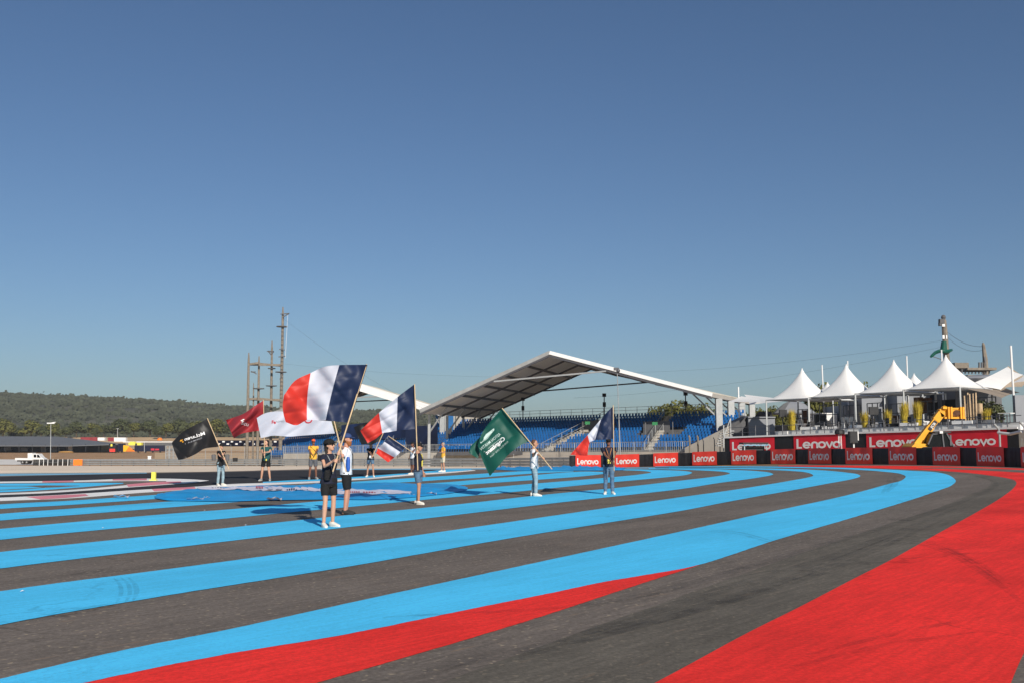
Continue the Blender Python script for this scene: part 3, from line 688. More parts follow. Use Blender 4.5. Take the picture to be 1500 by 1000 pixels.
def canopy(A0, A1, FL, BL, FR, BR, label, fas=.48, show_left=True):
    root = thing('canopy_roof', V(((A0.x+A1.x)/2, (A0.y+A1.y)/2, 0)), label, 'canopy', 'white peaked grandstand canopies')
    T = V((0, 0, .42))
    def wing(name, a0, a1, f, b, m):
        mb = MB(); mb.hexa([f, b, a1, a0, f+T, b+T, a1+T, a0+T]); return mb.build(name, m, root)
    def skin(a0, a1, f, b, nm):                        # membrane, standing seams on top
        mb = MB(); up = V((0, 0, .43)); n = 9
        for j in range(n):
            p0, p1 = f.lerp(b, j/n)+up, f.lerp(b, (j+1)/n)+up; q0, q1 = a0.lerp(a1, j/n)+up, a0.lerp(a1, (j+1)/n)+up; w = V((0, 0, .10))
            mb.quad(p0+w*.2, p1+w*.2, q1+w*.2, q0+w*.2); mb.bar(p1+w*.6, q1+w*.6, .12)
        mb.build(nm, M['roof_white'], root)
    wing('left_wing', A0, A1, FL, BL, M['roof_under']); wing('right_wing', A0+V((.02, 0, -.01)), A1+V((.02, 0, -.01)), FR, BR, M['roof_under'])
    skin(A0, A1, FL, BL, 'roof_membrane'); skin(A0, A1, FR, BR, 'roof_membrane')
    # fascia along the front edges
    for p, q in ((FL, A0), (A0, FR)):
        mb = MB(); o = V((0, -.16, .54-fas/2)); d = (q-p).normalized(); mb.box((p+q)/2+o, ((q-p).length, .16, fas), d, V((0, 1, 0)), d.cross(V((0, 1, 0)))); mb.build('fascia_beam', M['steel'] if q == A0 else M['white_paint'], root)
    # rafters and purlins underneath
    for f, b, n in ((FL, BL, 6), (FR, BR, 6)):
        for j in range(1, n):
            p, q = f.lerp(A0, j/n), b.lerp(A1, j/n); mb = MB(); mb.bar(p+V((0, 0, -.16)), q+V((0, 0, -.16)), .18, .30); mb.build('purlin', M['steel_dark'], root)
        for j in range(4):
            p, q = f.lerp(b, j/3), A0.lerp(A1, j/3); mb = MB(); mb.bar(p+V((0, 0, -.12)), q+V((0, 0, -.12)), .26, .24); mb.build('rafter', M['steel_dark'], root)
        for j in range(4):
            if not show_left and f is FL: continue
            p = f.lerp(b, .14+j*.28); z = zg(p.x, p.y)
            mb = MB(); mb.bar(V((p.x, p.y, z-.3)), p+V((0, 0, -.05)), .8 if f is FR else .36); mb.build('column', M['steel'], root)
            q = p.lerp(A0.lerp(A1, j/3), .16); mb = MB(); mb.bar(p-V((0, 0, 2.6)), q-V((0, 0, .1)), .18); mb.build('brace', M['steel'], root)
    for (k0, k1) in ((.0, .36), (1, .36)):
        p = A0.lerp(A1, k0).lerp(FL.lerp(BL, k0), .42); q = A0.lerp(A1, k0).lerp(FR.lerp(BR, k0), .36); mb = MB(); mb.bar(p+V((0, -.1, -.2)), q+V((0, -.1, -.2)), .2); mb.build('tie_bar', M['steel'] if k0 == 0 else M['steel_dark'], root)
    return root
c1 = [V((4.9, 130, 13.1)), V((12.2, 154, 13.1)), V((-12.5, 135.2, 5.6)), V((-5.2, 159, 5.6)), V((24.9, 124, 7.3)), V((35.6, 147.6, 7.3))]
canopy(*c1, 'large white peaked canopy with a grey underside over the right grandstand')
c0 = [V((-26.3, 170, 11.3)), V((-25.0, 183, 11.3)), V((-41, 173, 6.6)), V((-39.8, 186, 6.6)), V((-12.0, 167, 6.9)), V((-10.6, 180, 6.9))]
canopy(*c0, 'white canopy half hidden behind the raised national flags, over the left grandstand', fas=1.3, show_left=False)
G0 = [at(392, 669, 172), at(642, 663, 150), at(420, 640, 196), at(664, 622, 176)]
gs0 = grandstand(G0, 9, 80, [(.35, .4, .02), (.7, .7, .02)], 'blue seated grandstand behind the two national flags, left of the big canopy', 'blue grandstands', 0)
# printed navy panel and upper seat block between the stands
p = [at(594, 659, 155), at(641, 656, 146), at(641, 622, 146), at(594, 624, 155)]
mb = MB(); bk = V((0, .3, 0)); mb.hexa([p[0], p[1], p[1]+bk, p[0]+bk, p[3], p[2], p[2]+bk, p[3]+bk])
tag(mb.build('printed_screen', M['navy_panel'], origin=p[0]), 'dark navy printed screen standing at the foot of the canopy columns', 'screen')
p = [at(500, 646, 178), at(598, 640, 166), at(598, 612, 166), at(500, 622, 178)]
mb = MB(); mb.hexa([p[0], p[1], p[1]+bk, p[0]+bk, p[3], p[2], p[2]+bk, p[3]+bk])
tag(mb.build('printed_screen', M['navy_panel'], origin=p[0]), 'wide dark navy screen behind the bearded flag bearer', 'screen')
p = [at(668, 640, 163), at(705, 634, 162), at(705, 606, 162), at(668, 608, 163)]
mb = MB(); mb.hexa([p[0], p[1], p[1]+bk, p[0]+bk, p[3], p[2], p[2]+bk, p[3]+bk])
tag(mb.build('block_wall', M['concrete'], origin=p[0]), 'tan block wall under the left eave of the big canopy', 'wall')
p = [at(638, 650, 176), at(664, 650, 174), at(664, 600, 174), at(638, 604, 176)]
mb = MB(); mb.hexa([p[0], p[1], p[1]+bk, p[0]+bk, p[3], p[2], p[2]+bk, p[3]+bk])
tag(mb.build('blue_screen', mat('bright blue netting', (.05, .22, .55), .6, var=.2, scale=.5), origin=p[0]), 'bright blue netting panel between the columns under the big canopy', 'screen')
# loudspeaker masts on the back railing
for u, v, dd, lab in ((766, 583, 155, 'left of the two over the seats'), (885, 577, 148, 'above the vertical national flag'), (1004, 575, 142, 'in front of the pine crown')):
    p = at(u, v, dd); root = thing('speaker_mast', p-V((0, 0, 4)), 'thin dark loudspeaker mast behind the grandstand, '+lab, 'mast', 'loudspeaker masts behind the grandstand')
    mb = MB(); mb.bar(p-V((0, 0, 4.4)), p, .14); mb.build('pole', M['steel_dark'], root)
    mb = MB(); mb.box(p+V((0, -.1, -.1)), (.55, .4, .5)); mb.build('loudspeaker', M['black'], root)
    mb = MB(); mb.box(p+V((0, -.1, -1.5)), (.45, .4, .7)); mb.build('loudspeaker', M['black'], root)
# tall white camera pole
p = at(904, 541, 112); b = at(908.5, 664, 112); root = thing('camera_pole', b, 'slim white pole with a camera head, rising before the big canopy', 'pole')
mb = MB(); mb.tube([b-V((0, 0, .5)), b.lerp(p, .4)], .065, 8); mb.tube([b.lerp(p, .4), p], .042, 8); mb.build('pole', M['steel'], root)
mb = MB(); mb.box(p+V((-.1, 0, .1)), (.55, .4, .3)); mb.ell(p+V((.1, -.1, -.1)), (.22, 0, 0), (0, .22, 0), (0, 0, .26)); mb.build('camera_head', M['steel_dark'], root)
# two people high on the stand + service man in the seats
# ramp wall at the right foot of the stand
p = [at(1003, 662, 106), at(1066, 662, 102.5), at(1066, 624, 102.5), at(1003, 655, 106)]; bk = V((.4, .3, 0))
mb = MB(); mb.hexa([p[0]-V((0, 0, 1.5)), p[1]-V((0, 0, 1.5)), p[1]+bk-V((0, 0, 1.5)), p[0]+bk-V((0, 0, 1.5)), p[3], p[2], p[2]+bk, p[3]+bk])
tag(mb.build('ramp_wall', M['concrete'], origin=p[0]-V((0, 0, 1.5))), 'beige sloping ramp wall at the right foot of the big grandstand', 'wall')
root = thing('stair_flight', at(1060, 655, 99.5), 'short steel stair beside the left end of the crimson banners', 'stairs')
mb = MB()
for k in range(7): q = at(1058+k*1.2, 652-k*3.6, 99); mb.box(q, (1.3, .5, .08))
mb.build('treads', M['steel'], root); mb = MB(); mb.bar(at(1060, 660, 98.5), at(1060, 622, 98.5), .1); mb.bar(at(1060, 640, 98.4), at(1070, 612, 98.4), .07); mb.bar(at(1071, 655, 98.4), at(1070, 612, 98.4), .08); mb.build('handrail', M['steel'], root)

# ------------------------------------------------------------------ terrace with big crimson banners
tu = [1062, 1160, 1266, 1382, 1492, 1560, 1760]; td = [96, 90.5, 84.5, 78.5, 73.5, 70.5, 64]; tv = [640.5, 636.8, 633.3, 629.8, 626.3, 624, 620]
TP = [at(u, v, d) for u, v, d in zip(tu, tv, td)]
tdir = (TP[4]-TP[0]); tdir.z = 0; tdir.normalize(); tn = V((tdir.y, -tdir.x, 0)); tb = -tn
def deckz(X): return TP[0].z+(X-TP[0].x)*(TP[4].z-TP[0].z)/(TP[4].x-TP[0].x)-.12
mb = MB()
for p, q in zip(TP, TP[1:]):
    d = V((0, 0, 4)); bk = tb*46+V((0, 0, .0)); o = V((0, 0, -.12))
    mb.hexa([p-d, q-d, q+bk-d, p+bk-d, p+o, q+o, q+bk+o, p+bk+o])
t_ = mb.build('terrace', M['concrete'], origin=TP[0]-V((0, 0, 3))); t_['kind'] = 'structure'
for i in range(4):
    p, q = TP[i], TP[i+1]; L = (q-p).length; t = (q-p).normalized(); off = tn*.08
    root = thing('banner_wall', (p+q)/2-V((0, 0, 2.6)), ['crimson banner with white lettering, leftmost on the terrace wall', 'crimson banner with white lettering, second from left on the terrace wall', 'crimson banner with white lettering on the terrace wall left of the yellow boom', 'crimson banner with white lettering on the terrace wall, right of the yellow machine'][i], 'banner', 'crimson banners on the terrace wall')
    hb = 2.7; s0, s1 = 0.085 if i == 0 else .035, (.76 if i < 3 else .86)
    mb = MB(); mb.box((p+q)/2+off*.5-V((0, 0, hb/2+.04)), (L, .05, hb), t, tn, V((0, 0, 1))); mb.build('black_mesh', M['black'], root)
    mb = MB(); a, b = p.lerp(q, s0)+off*1.35, p.lerp(q, s1)+off*1.35
    k = 20; prev = None
    for j in range(k+1):
        c = a.lerp(b, j/k)+tn*(.006*math.sin(j*1.1+i)); pr = [mb.v(c-V((0, 0, .02))), mb.v(c-V((0, 0, hb/2))+tn*.006*math.sin(j*.9)), mb.v(c-V((0, 0, hb)))]
        if prev:
            for z in range(2): mb.f([prev[z], prev[z+1], pr[z+1], pr[z]])
        prev = pr
    ban = mb.build('crimson_banner', M['crimson'], root, recalc=False)
    BL = (b-a).length; lw = .86 if i != 3 else .78
    x0 = .06
    letter_obj('lettering', WORD, lambda x, y: a.lerp(b, x0+x*lw*(1 if i != 3 else .98))+tn*.018-V((0, 0, 1.20-y*BL*lw*.70)), M['letter_white'], ban)
    mb = MB(); mb.bar(p+off*1.8+V((0, 0, .02)), q+off*1.8+V((0, 0, .02)), .12, .14); mb.build('coping', M['white_paint'], root)
# terrace railing
for i in range(4):
    p, q = TP[i]+tb*.5, TP[i+1]+tb*.5
    root = thing('terrace_railing', (p+q)/2, ['dark terrace railing above the leftmost crimson banner', 'dark terrace railing above the second crimson banner', 'dark terrace railing behind the yellow boom', 'dark terrace railing above the rightmost crimson banner'][i], 'railing', 'terrace railings')
    mb = MB()
    for hz in (.45, .95): mb.bar(p+V((0, 0, hz)), q+V((0, 0, hz)), .05)
    mb.build('rail', M['steel_dark'], root)
    for j in range(5):
        c = p.lerp(q, (j+.1)/5); mb = MB(); mb.bar(c, c+V((0, 0, 1.05)), .07); mb.build('post', M['steel_dark'], root)
# white planter boxes along the edge
for k in range(20):
    u = 1140+k*17.5+rnd.uniform(-3, 3)
    if u > 1480: break
    i = max(j for j in range(5) if tu[j] <= u); s = (u-tu[i])/(tu[i+1]-tu[i]); c = TP[i].lerp(TP[i+1], s)+tb*1.0
    mb = MB(); mb.box(c+V((0, 0, .13)), (1.35, .45, .5), tdir, tb, V((0, 0, 1))); mb.box(c+V((0, 0, .41)), (1.4, .5, .06), tdir, tb, V((0, 0, 1)))
    tag(mb.build('planter_box', M['white_paint']), 'low white box behind the terrace railing', 'planter', 'low white boxes along the terrace edge')

def pagoda(cu, label, front=True, fl=None, size=4.85, eave=3.6, peak=3.05, loc=None):
    c = loc
    root = thing('pagoda_tent', V((c.x, c.y, deckz(c.x))), label, 'tent', 'white peaked tents on the terrace')
    zt = eave+deckz(c.x)
    mb = MB(); n = 32; rings = 12; prev = None; hs = size/2
    sq = lambda a: 1/max(abs(math.cos(a)), abs(math.sin(a)))
    for k in range(rings+1):
        s = k/rings; r = hs*(1-s); z = zt+peak*(s**1.7*.65+s*.35) ; row = []
        if k == rings:
            r = .05
        for j in range(n):
            a = 2*math.pi*(j+.5)/n; f = 1+(sq(a)-1)*(1-s)**.7; sag = -.0
            edge = 1-.045*(1-s)**3*(1-abs(math.sin(2*a)))
            row.append(mb.v(V((c.x, c.y, z))+tdir*r*f*edge*math.cos(a)+tb*r*f*edge*math.sin(a)))
        if prev:
            for j in range(n): mb.f([prev[j], prev[(j+1) % n], row[(j+1) % n], row[j]])
        prev = row
    mb.f(prev)
    mb.build('tent_roof', M['white_pvc'], root, smooth=True)
    corners = [V((c.x, c.y, 0))+tdir*hs*sx*.97+tb*hs*sy*.97 for sx, sy in ((-1, -1), (1, -1), (1, 1), (-1, 1))]
    for p in corners:
        mb = MB(); mb.bar(V((p.x, p.y, deckz(c.x))), V((p.x, p.y, zt)), .12); mb.build('leg', M['steel'], root)
    mb = MB()
    for p, q in zip(corners, corners[1:]+corners[:1]): mb.bar(V((p.x, p.y, zt-.04)), V((q.x, q.y, zt-.02)), .07, .08)
    mb.build('eave_beam', M['steel'], root)
    mb = MB(); mb.tube([(c.x, c.y, zt+peak-.1), (c.x, c.y, zt+peak+.1)], .05, 6); mb.build('peak_cap', M['white_paint'], root)
    return root
tents = []
for i, (ul, ur, ve, dl, dr, vp, lab) in enumerate(((1133.6, 1195, 583.5, 98, 95.4, 540, 'white pointed tent, leftmost of the four big ones on the terrace'), (1197, 1263, 579.5, 94.4, 91.8, 534, 'white pointed tent, second from left of the four big ones'),
        (1265, 1333.5, 574, 90.2, 87.5, 528, 'white pointed tent, third from left of the four big ones, beside the yellow boom'), (1336, 1412, 568, 86, 83, 521, 'white pointed tent, rightmost of the four big ones, above the yellow boom head'))):
    p, q = at(ul, ve+1, dl), at(ur, ve-1, dr); sz = (V((q.x, q.y, 0))-V((p.x, p.y, 0))).length
    d2 = V((q.x-p.x, q.y-p.y, 0)).normalized(); b2 = V((-d2.y, d2.x, 0)); c = (p+q)/2+b2*sz/2; c.z = 0
    dz = deckz(c.x); pk = at(750+c.x/c.y*F, vp, c.y).z
    pagoda(None, lab, size=sz*1.22, eave=(p.z+q.z)/2-dz, peak=pk-(p.z+q.z)/2, loc=c)
for u, vp, dd, ve, lab in ((1211, 560, 112, 586, 'small white tent peak showing between the first and second big tents'), (1338, 547.5, 103, 576, 'small white tent peak behind the third and fourth big tents')):
    c = at(u+2, ve, dd); dz = deckz(c.x); pk = at(u, vp, dd).z; c2 = V((c.x, c.y, 0))
    pagoda(None, lab, size=4.4, eave=c.z-dz, peak=pk-c.z, loc=c2)
# white mast poles
for u0, v0, u1, v1, dd, lab in ((1204, 534, 1207, 600, 118, 'between the first two tents'), (1241.5, 528, 1243, 600, 114, 'behind the second tent peak'), (1328, 521, 1331, 600, 108, 'behind the third tent'), (1379, 512, 1382, 590, 105, 'left of the fourth tent peak'), (1480.5, 506, 1487, 620, 82, 'by the tan sail'), (1081.5, 566, 1083, 620, 110, 'above the right eave of the canopy')):
    mb = MB(); mb.tube([at(u1, v1, dd), at(u0, v0, dd)], .09 if dd < 100 else .08, 8)
    tag(mb.build('mast_pole', M['white_paint']), 'thin white mast standing '+lab, 'mast', 'white masts on the terrace')
def sail(name, corners, m, label, sag=.06, n=8):
    mb = MB(); g = []
    A, B, C, D = corners
    for i in range(n+1):
        row = []
        for j in range(n+1):
            s, t = i/n, j/n; p = (A*(1-s)+B*s)*(1-t)+(D*(1-s)+C*s)*t; c0 = (A+B+C+D)/4
            k = sag*(4*s*(1-s)*(1 if 0 < t < 1 else 1)*.5+4*t*(1-t)*.5)
            row.append(mb.v(p.lerp(c0, k)))
        g.append(row)
    for i in range(n):
        for j in range(n): mb.f([g[i][j], g[i+1][j], g[i+1][j+1], g[i][j+1]])
    return tag(mb.build(name, m, smooth=True), label, 'sail')
sail('shade_sail', [at(1411, 566, 83), at(1466, 570, 86), at(1499, 548, 92), at(1476.5, 536, 96)], M['white_pvc'], 'white shade sail sweeping up to the tan peak at right', .25)
sail('shade_sail', [at(1466, 568, 95), at(1497, 566, 95.3), at(1512, 556, 98), at(1476.5, 535, 95.5)], M['tan_sail'], 'tan pointed shade sail at the right edge, highest corner up', .2)
sail('shade_sail', [at(1416, 569, 82), at(1468, 582, 80), at(1494, 574, 88), at(1470, 566, 90)], M['tan_sail'], 'tan sagging shade sail under the white sail at right', .25)
sail('shade_sail', [at(1482, 560, 84), at(1560, 552, 80), at(1560, 542, 90), at(1500, 548, 92)], M['white_pvc'], 'white shade sail corner at the right edge above the leafy shelter', .2)
sail('shade_sail', [at(1066, 588, 104), at(1117, 588, 102), at(1112, 584, 112), at(1086, 579.5, 112)], M['white_pvc'], 'low white sail beside the right eave of the big canopy', .1)
sail('shade_sail', [at(1098, 592, 112), at(1158, 586, 104), at(1152, 584, 118), at(1090, 577, 120)], M['white_pvc'], 'flat white sail reaching to the leftmost pointed tent', .1)

def simple(name, label, cat, m, build, group=None):
    mb = MB(); build(mb); return tag(mb.build(name, m), label, cat, group)
def boxpx(mb, u0, v0, u1, v1, d, depth):                     # upright box whose front stands at distance d
    a, b = at(u0, v1, d), at(u1, v0, d); mb.box(((a.x+b.x)/2, d+depth/2, (a.z+b.z)/2), (abs(b.x-a.x), depth, abs(b.z-a.z)))
simple('cabin', 'long plain grey cladded cabin at the left of the terrace', 'cabin', M['grey'], lambda m: (boxpx(m, 1097, 611, 1135, 640, 106, 5), boxpx(m, 1096, 609.5, 1136, 611.2, 105.8, 5.4)))
mb = MB(); A = at(1062, 637, 104); a, b, c = at(1065, 623, 104), at(1098, 608, 107), at(1098, 640, 107); mb.hexa([A, c, c+V((0, 4, 0)), A+V((0, 4, 0)), a, b, b+V((0, 4, 0)), a+V((0, 4, 0))])
tag(mb.build('dark_shelter', M['grey_dark']), 'dark sloping shelter left of the grey cabin', 'shelter')
mb = MB(); p = [at(1104, 611, 115), at(1133, 611, 113), at(1130, 602, 118), at(1112, 602, 119)]; mb.poly(p); q = [x-V((0, 0, 1.5)) for x in p]; mb.hexa(q+p)
tag(mb.build('dark_roof', M['grey_dark']), 'low dark hipped roof behind the grey cabin', 'roof')
simple('building', 'grey building behind the middle tents', 'building', M['grey'], lambda m: (boxpx(m, 1316, 576, 1362, 632, 108, 8), boxpx(m, 1312, 573, 1366, 576.2, 107.6, 9)))
simple('building', 'pale grey building side behind the second and third tents', 'building', M['grey'], lambda m: (boxpx(m, 1264, 580, 1292, 634, 110, 8), boxpx(m, 1240, 592, 1263, 634, 114, 8)))
simple('building', 'dark timber lodge under the tower at right', 'building', M['grey_dark'], lambda m: (boxpx(m, 1402, 557, 1466, 634, 103, 8),))
simple('lodge_roof', 'flat grey disc roof under the climbing tower at right', 'roof', M['grey'], lambda m: m.loft([(at(1440, 560, 100)+V((0, 0, z)), V((r, 0, 0)), V((0, r*.8, 0))) for z, r in ((0, 2.6), (.35, 3.0), (.55, 2.7), (.8, .6))], 24))
simple('grey_wall', 'plain grey wall panel at the right edge of the terrace', 'wall', M['grey'], lambda m: boxpx(m, 1489, 578, 1560, 628, 80, .4))
simple('building', 'white sided pavilion behind the first two tents', 'building', M['white_paint'], lambda m: (boxpx(m, 1186, 604, 1226, 628, 116, 4), boxpx(m, 1232, 600, 1242, 630, 117, 4)))
# canopy shade umbrella near the first tent
p = at(1163, 583, 110); mb = MB(); mb.loft([(p, V((.05, 0, 0)), V((0, .05, 0))), (p-V((0, 0, .6)), V((1.2, 0, 0)), V((0, 1.2, 0))), (p-V((0, 0, 1.6)), V((2.4, 0, 0)), V((0, 2.4, 0))), (p-V((0, 0, 1.75)), V((2.3, 0, 0)), V((0, 2.3, 0)))], 8)
tag(mb.build('parasol', M['grey']), 'grey open parasol under the leftmost pointed tent', 'parasol')

# terrace furniture
def deckpt(u, back):
    i = max([j for j in range(5) if tu[j] <= u] or [0]); s = (u-tu[i])/(tu[i+1]-tu[i]); p = TP[i].lerp(TP[i+1], s)
    r = ray(u, 640); d = V((r.x, r.y, 0)).normalized(); c = V((p.x, p.y, 0))+d*back; c.z = deckz(c.x); return c
def stool_table(u, back, h, label):
    c = deckpt(u, back); root = thing('bar_table', c, label, 'table', 'tables on the terrace')
    mb = MB(); mb.box(c+V((0, 0, h)), (1.0, .7, .06), tdir, tb, V((0, 0, 1))); mb.build('table_top', M['white_paint'], root)
    for sx in (-1, 1):
        for sy in (-1, 1):
            mb = MB(); q = c+tdir*.42*sx+tb*.28*sy; mb.bar(q, q+V((0, 0, h-.03)), .06); mb.build('leg', M['steel_dark'], root)
stool_table(1176, 6, 1.15, 'tall white topped table behind the leftmost crimson banner gap, beside the yellow grass'); stool_table(1235, 6.5, 1.1, 'tall white topped table under the second pointed tent')
stool_table(1476, 5, 1.3, 'tall white topped table by the mast at the right edge'); stool_table(1292, 7, 1.0, 'white topped table under the third pointed tent'); stool_table(1398, 6.5, .9, 'low white topped table behind the yellow boom head')
def chair(u, back, m, label, rz):
    c = deckpt(u, back); root = thing('chair', c, label, 'chair', 'chairs on the terrace')
    ax = V((math.cos(rz), math.sin(rz), 0)); ay = V((-math.sin(rz), math.cos(rz), 0))
    mb = MB(); mb.box(c+V((0, 0, .46)), (.5, .5, .07), ax, ay); mb.build('seat', m, root)
    mb = MB(); mb.box(c+ay*.24+V((0, 0, .72)), (.5, .05, .5), ax, ay); mb.build('backrest', m, root)
    for sx in (-1, 1):
        for sy in (-1, 1):
            mb = MB(); q = c+ax*.22*sx+ay*.22*sy; mb.bar(q, q+V((0, 0, .43)), .045); mb.build('leg', M['steel_dark'], root)
k_ = 0
for u in (1187, 1199, 1211, 1220, 1232, 1246, 1255, 1272, 1284, 1300, 1308, 1322, 1340, 1362, 1372, 1388, 1396, 1406, 1420, 1436, 1448):
    chair(u+rnd.uniform(-2, 2), rnd.uniform(3, 7.5), M[('black', 'white_paint', 'grey')[k_ % 3]], ('black', 'white', 'grey')[k_ % 3]+' chair among the terrace tables', rnd.uniform(-2.5, 2.5)); k_ += 1
def stool(u, back, label):
    c = deckpt(u, back); root = thing('bar_stool', c, label, 'stool', 'tall stools on the terrace'); a = rnd.uniform(-2, 2); ax = V((math.cos(a), math.sin(a), 0)); ay = V((-math.sin(a), math.cos(a), 0))
    mb = MB(); mb.box(c+V((0, 0, .82)), (.42, .42, .06), ax, ay); mb.build('seat', M['black'], root)
    mb = MB(); mb.box(c+ay*.2+V((0, 0, 1.12)), (.42, .05, .45), ax, ay); mb.build('backrest', M['black'], root)
    for sx in (-1, 1):
        for sy in (-1, 1): mb = MB(); q = c+ax*.19*sx+ay*.19*sy; mb.bar(q, q+V((0, 0, .8)), .05); mb.build('leg', M['steel_dark'], root)
for u in (1168, 1184, 1192, 1203, 1218, 1228, 1243, 1258, 1275, 1288, 1298, 1314, 1336, 1356, 1368, 1384, 1394, 1408, 1432, 1442, 1455, 1466): stool(u+rnd.uniform(-2, 2), rnd.uniform(2.2, 6), 'tall black stool with a low back on the terrace')
for k, (u0, u1, bk_, h) in enumerate(((1170, 1192, 8, 2.6), (1203, 1232, 8, 2.9), (1238, 1262, 7.5, 2.7), (1272, 1296, 8, 2.8), (1300, 1326, 7, 2.6), (1352, 1380, 8, 2.7), (1425, 1462, 7, 2.7))):
    a, b = deckpt(u0, bk_), deckpt(u1, bk_); root = thing('pergola_frame', (a+b)/2, 'thin black metal frame at the back of the terrace, '+ORD[k]+' from the left', 'frame', 'black frames on the terrace'); mb = MB()
    for hz in (.9, h*.68, h): mb.bar(a+V((0, 0, hz)), b+V((0, 0, hz)), .07)
    mb.build('beam', M['grey_dark'], root)
    for j in range(4): q = a.lerp(b, j/3); mb = MB(); mb.bar(q, q+V((0, 0, h)), .07); mb.build('post', M['grey_dark'], root)
for u0, u1, bk_, h, m, lab in ((1196, 1212, 10, 2.1, 'paddock_black', 'black bar counter back under the first tent gap'), (1236, 1250, 10, 1.7, 'white_paint', 'white cupboard behind the second tent legs'), (1278, 1292, 9, 2.3, 'grey', 'tall grey cupboard under the third tent'), (1306, 1318, 9.5, 1.6, 'brown', 'brown timber counter under the third tent'), (1364, 1374, 10, 2.6, 'paddock_black', 'tall black cupboard behind the yellow boom'), (1384, 1400, 11, 2.8, 'paddock_black', 'dark bar back wall behind the yellow boom head'), (1450, 1470, 9, 1.9, 'white_paint', 'white cupboard under the tan sail')):
    a, b = deckpt(u0, bk_), deckpt(u1, bk_); L = (b-a).length; root = thing('bar_cabinet', (a+b)/2, lab, 'cabinet'); mb = MB(); mb.box((a+b)/2+V((0, 0, h/2)), (L, .6, h), (b-a).normalized(), V((0, 1, 0))); mb.build('body', M[m], root)
    mb = MB(); mb.box((a+b)/2+V((0, -.32, h*.62)), (L*.8, .05, .06), (b-a).normalized(), V((0, 1, 0))); mb.box((a+b)/2+V((0, -.32, h*.35)), (L*.8, .05, .06), (b-a).normalized(), V((0, 1, 0))); mb.build('shelf', M['grey'], root)
def sofa(u, back, m, label):
    c = deckpt(u, back); root = thing('sofa', c, label, 'sofa', 'lounge sofas on the terrace')
    mb = MB(); mb.box(c+V((0, 0, .25)), (1.7, .8, .42), tdir, tb); mb.build('seat', m, root)
    mb = MB(); mb.box(c+tb*.34+V((0, 0, .62)), (1.7, .16, .5), tdir, tb); mb.build('backrest', m, root)
sofa(1182, 3.2, M['white_paint'], 'white lounge sofa right of the tall yellow grass column'); sofa(1330, 2.6, M['white_paint'], 'white lounge sofa in front of the yellow grasses'); sofa(1408, 3.0, M['white_paint'], 'white lounge sofa behind the yellow fork carriage'); sofa(1440, 2.6, M['grey'], 'grey lounge sofa right of the timber slats')
sofa(1214, 3.5, M['white_paint'], 'white lounge sofa under the first two tents'); sofa(1288, 4, M['white_paint'], 'white lounge sofa between the third tent legs'); sofa(1308, 3.0, M['black'], 'black lounge sofa near the yellow grasses'); sofa(1255, 4.2, M['white_paint'], 'white lounge sofa below the second tent'); sofa(1378, 3.5, M['grey_dark'], 'dark lounge sofa behind the yellow boom')
def ograss(u, back, h, label, dens=170, w=.42):
    c = deckpt(u, back); root = thing('potted_grass', c, label, 'plant', 'yellow grasses on the terrace')
    mb = MB(); mb.loft([(c, V((.26, 0, 0)), V((0, .26, 0))), (c+V((0, 0, .45)), V((.34, 0, 0)), V((0, .34, 0))), (c+V((0, 0, .40)), V((.28, 0, 0)), V((0, .28, 0)))], 12); mb.build('pot', M['white_paint'], root)
    mb = MB()
    for k in range(dens):
        a = rnd.uniform(0, 6.28); r = rnd.uniform(0, .25); p = c+V((r*math.cos(a), r*math.sin(a), .4)); L = h*rnd.uniform(.6, 1.0); sp = rnd.uniform(.2, 1.0)*w
        d = V((math.cos(a), math.sin(a), 0)); s = V((-d.y, d.x, 0))*.018; q = p+V((0, 0, L*.6))+d*sp*.3; e = p+V((0, 0, L))+d*sp
        mb.quad(p-s, p+s, q+s, q-s); mb.f([mb.v(q-s), mb.v(q+s), mb.v(e)])
    mb.build('grass_blades', M['grass_yellow'], root)
ograss(1161, 3, 2.3, 'tall yellow grass column beside the leftmost tent legs', 420, .3); ograss(1328, 3.4, 2.4, 'tall yellow grass left of the third tent legs', 380); ograss(1347, 3.8, 2.4, 'tall yellow grass right of the third tent legs', 380)
ograss(1268, 3.6, 1.8, 'thin yellow green grass left of the white sofa'); ograss(1303, 5, 1.9, 'thin yellow green grass near the black sofa'); ograss(1448, 4, 1.5, 'sparse grass by the wooden slats')
for u, v0, v1, bk_, lab in ((1350, 581, 606, 11, 'brown slatted screen left of the boom, left of two'), (1362, 582, 604, 11, 'brown slatted screen left of the boom, right of two'), (1183, 600, 620, 13, 'brown slatted screen under the leftmost tent')):
    c = deckpt(u, bk_); z0, z1 = at(u, v1, c.y).z, at(u, v0, c.y).z; mb = MB(); n = 7
    for j in range(n): mb.box(c+tdir*(j-n/2)*.14+V((0, 0, (z0+z1)/2-c.z)), (.10, .06, z1-z0), tdir, tb)
    mb.box(c+tb*.06+V((0, 0, (z0+z1)/2-c.z)), (n*.14, .03, .1), tdir, tb); mb.bar(V((c.x, c.y, c.z)), V((c.x, c.y, z1)), .08)
    tag(mb.build('slatted_screen', M['brown']), lab, 'screen', 'brown slatted screens')
c = deckpt(1425, 4); mb = MB()
for j in range(5):
    q = c+tdir*(j-2)*.22; mb.bar(q, q+V((rnd.uniform(-.05, .05), 0, 3.0+rnd.uniform(-.2, .1))), .10, .05)
mb.box(c+tb*.3+V((0, 0, 1.2)), (1.4, .5, 2.0), tdir, tb)
tag(mb.build('slatted_fence', M['wood_warm']), 'upright pale timber slats by the rightmost tent leg', 'slats')
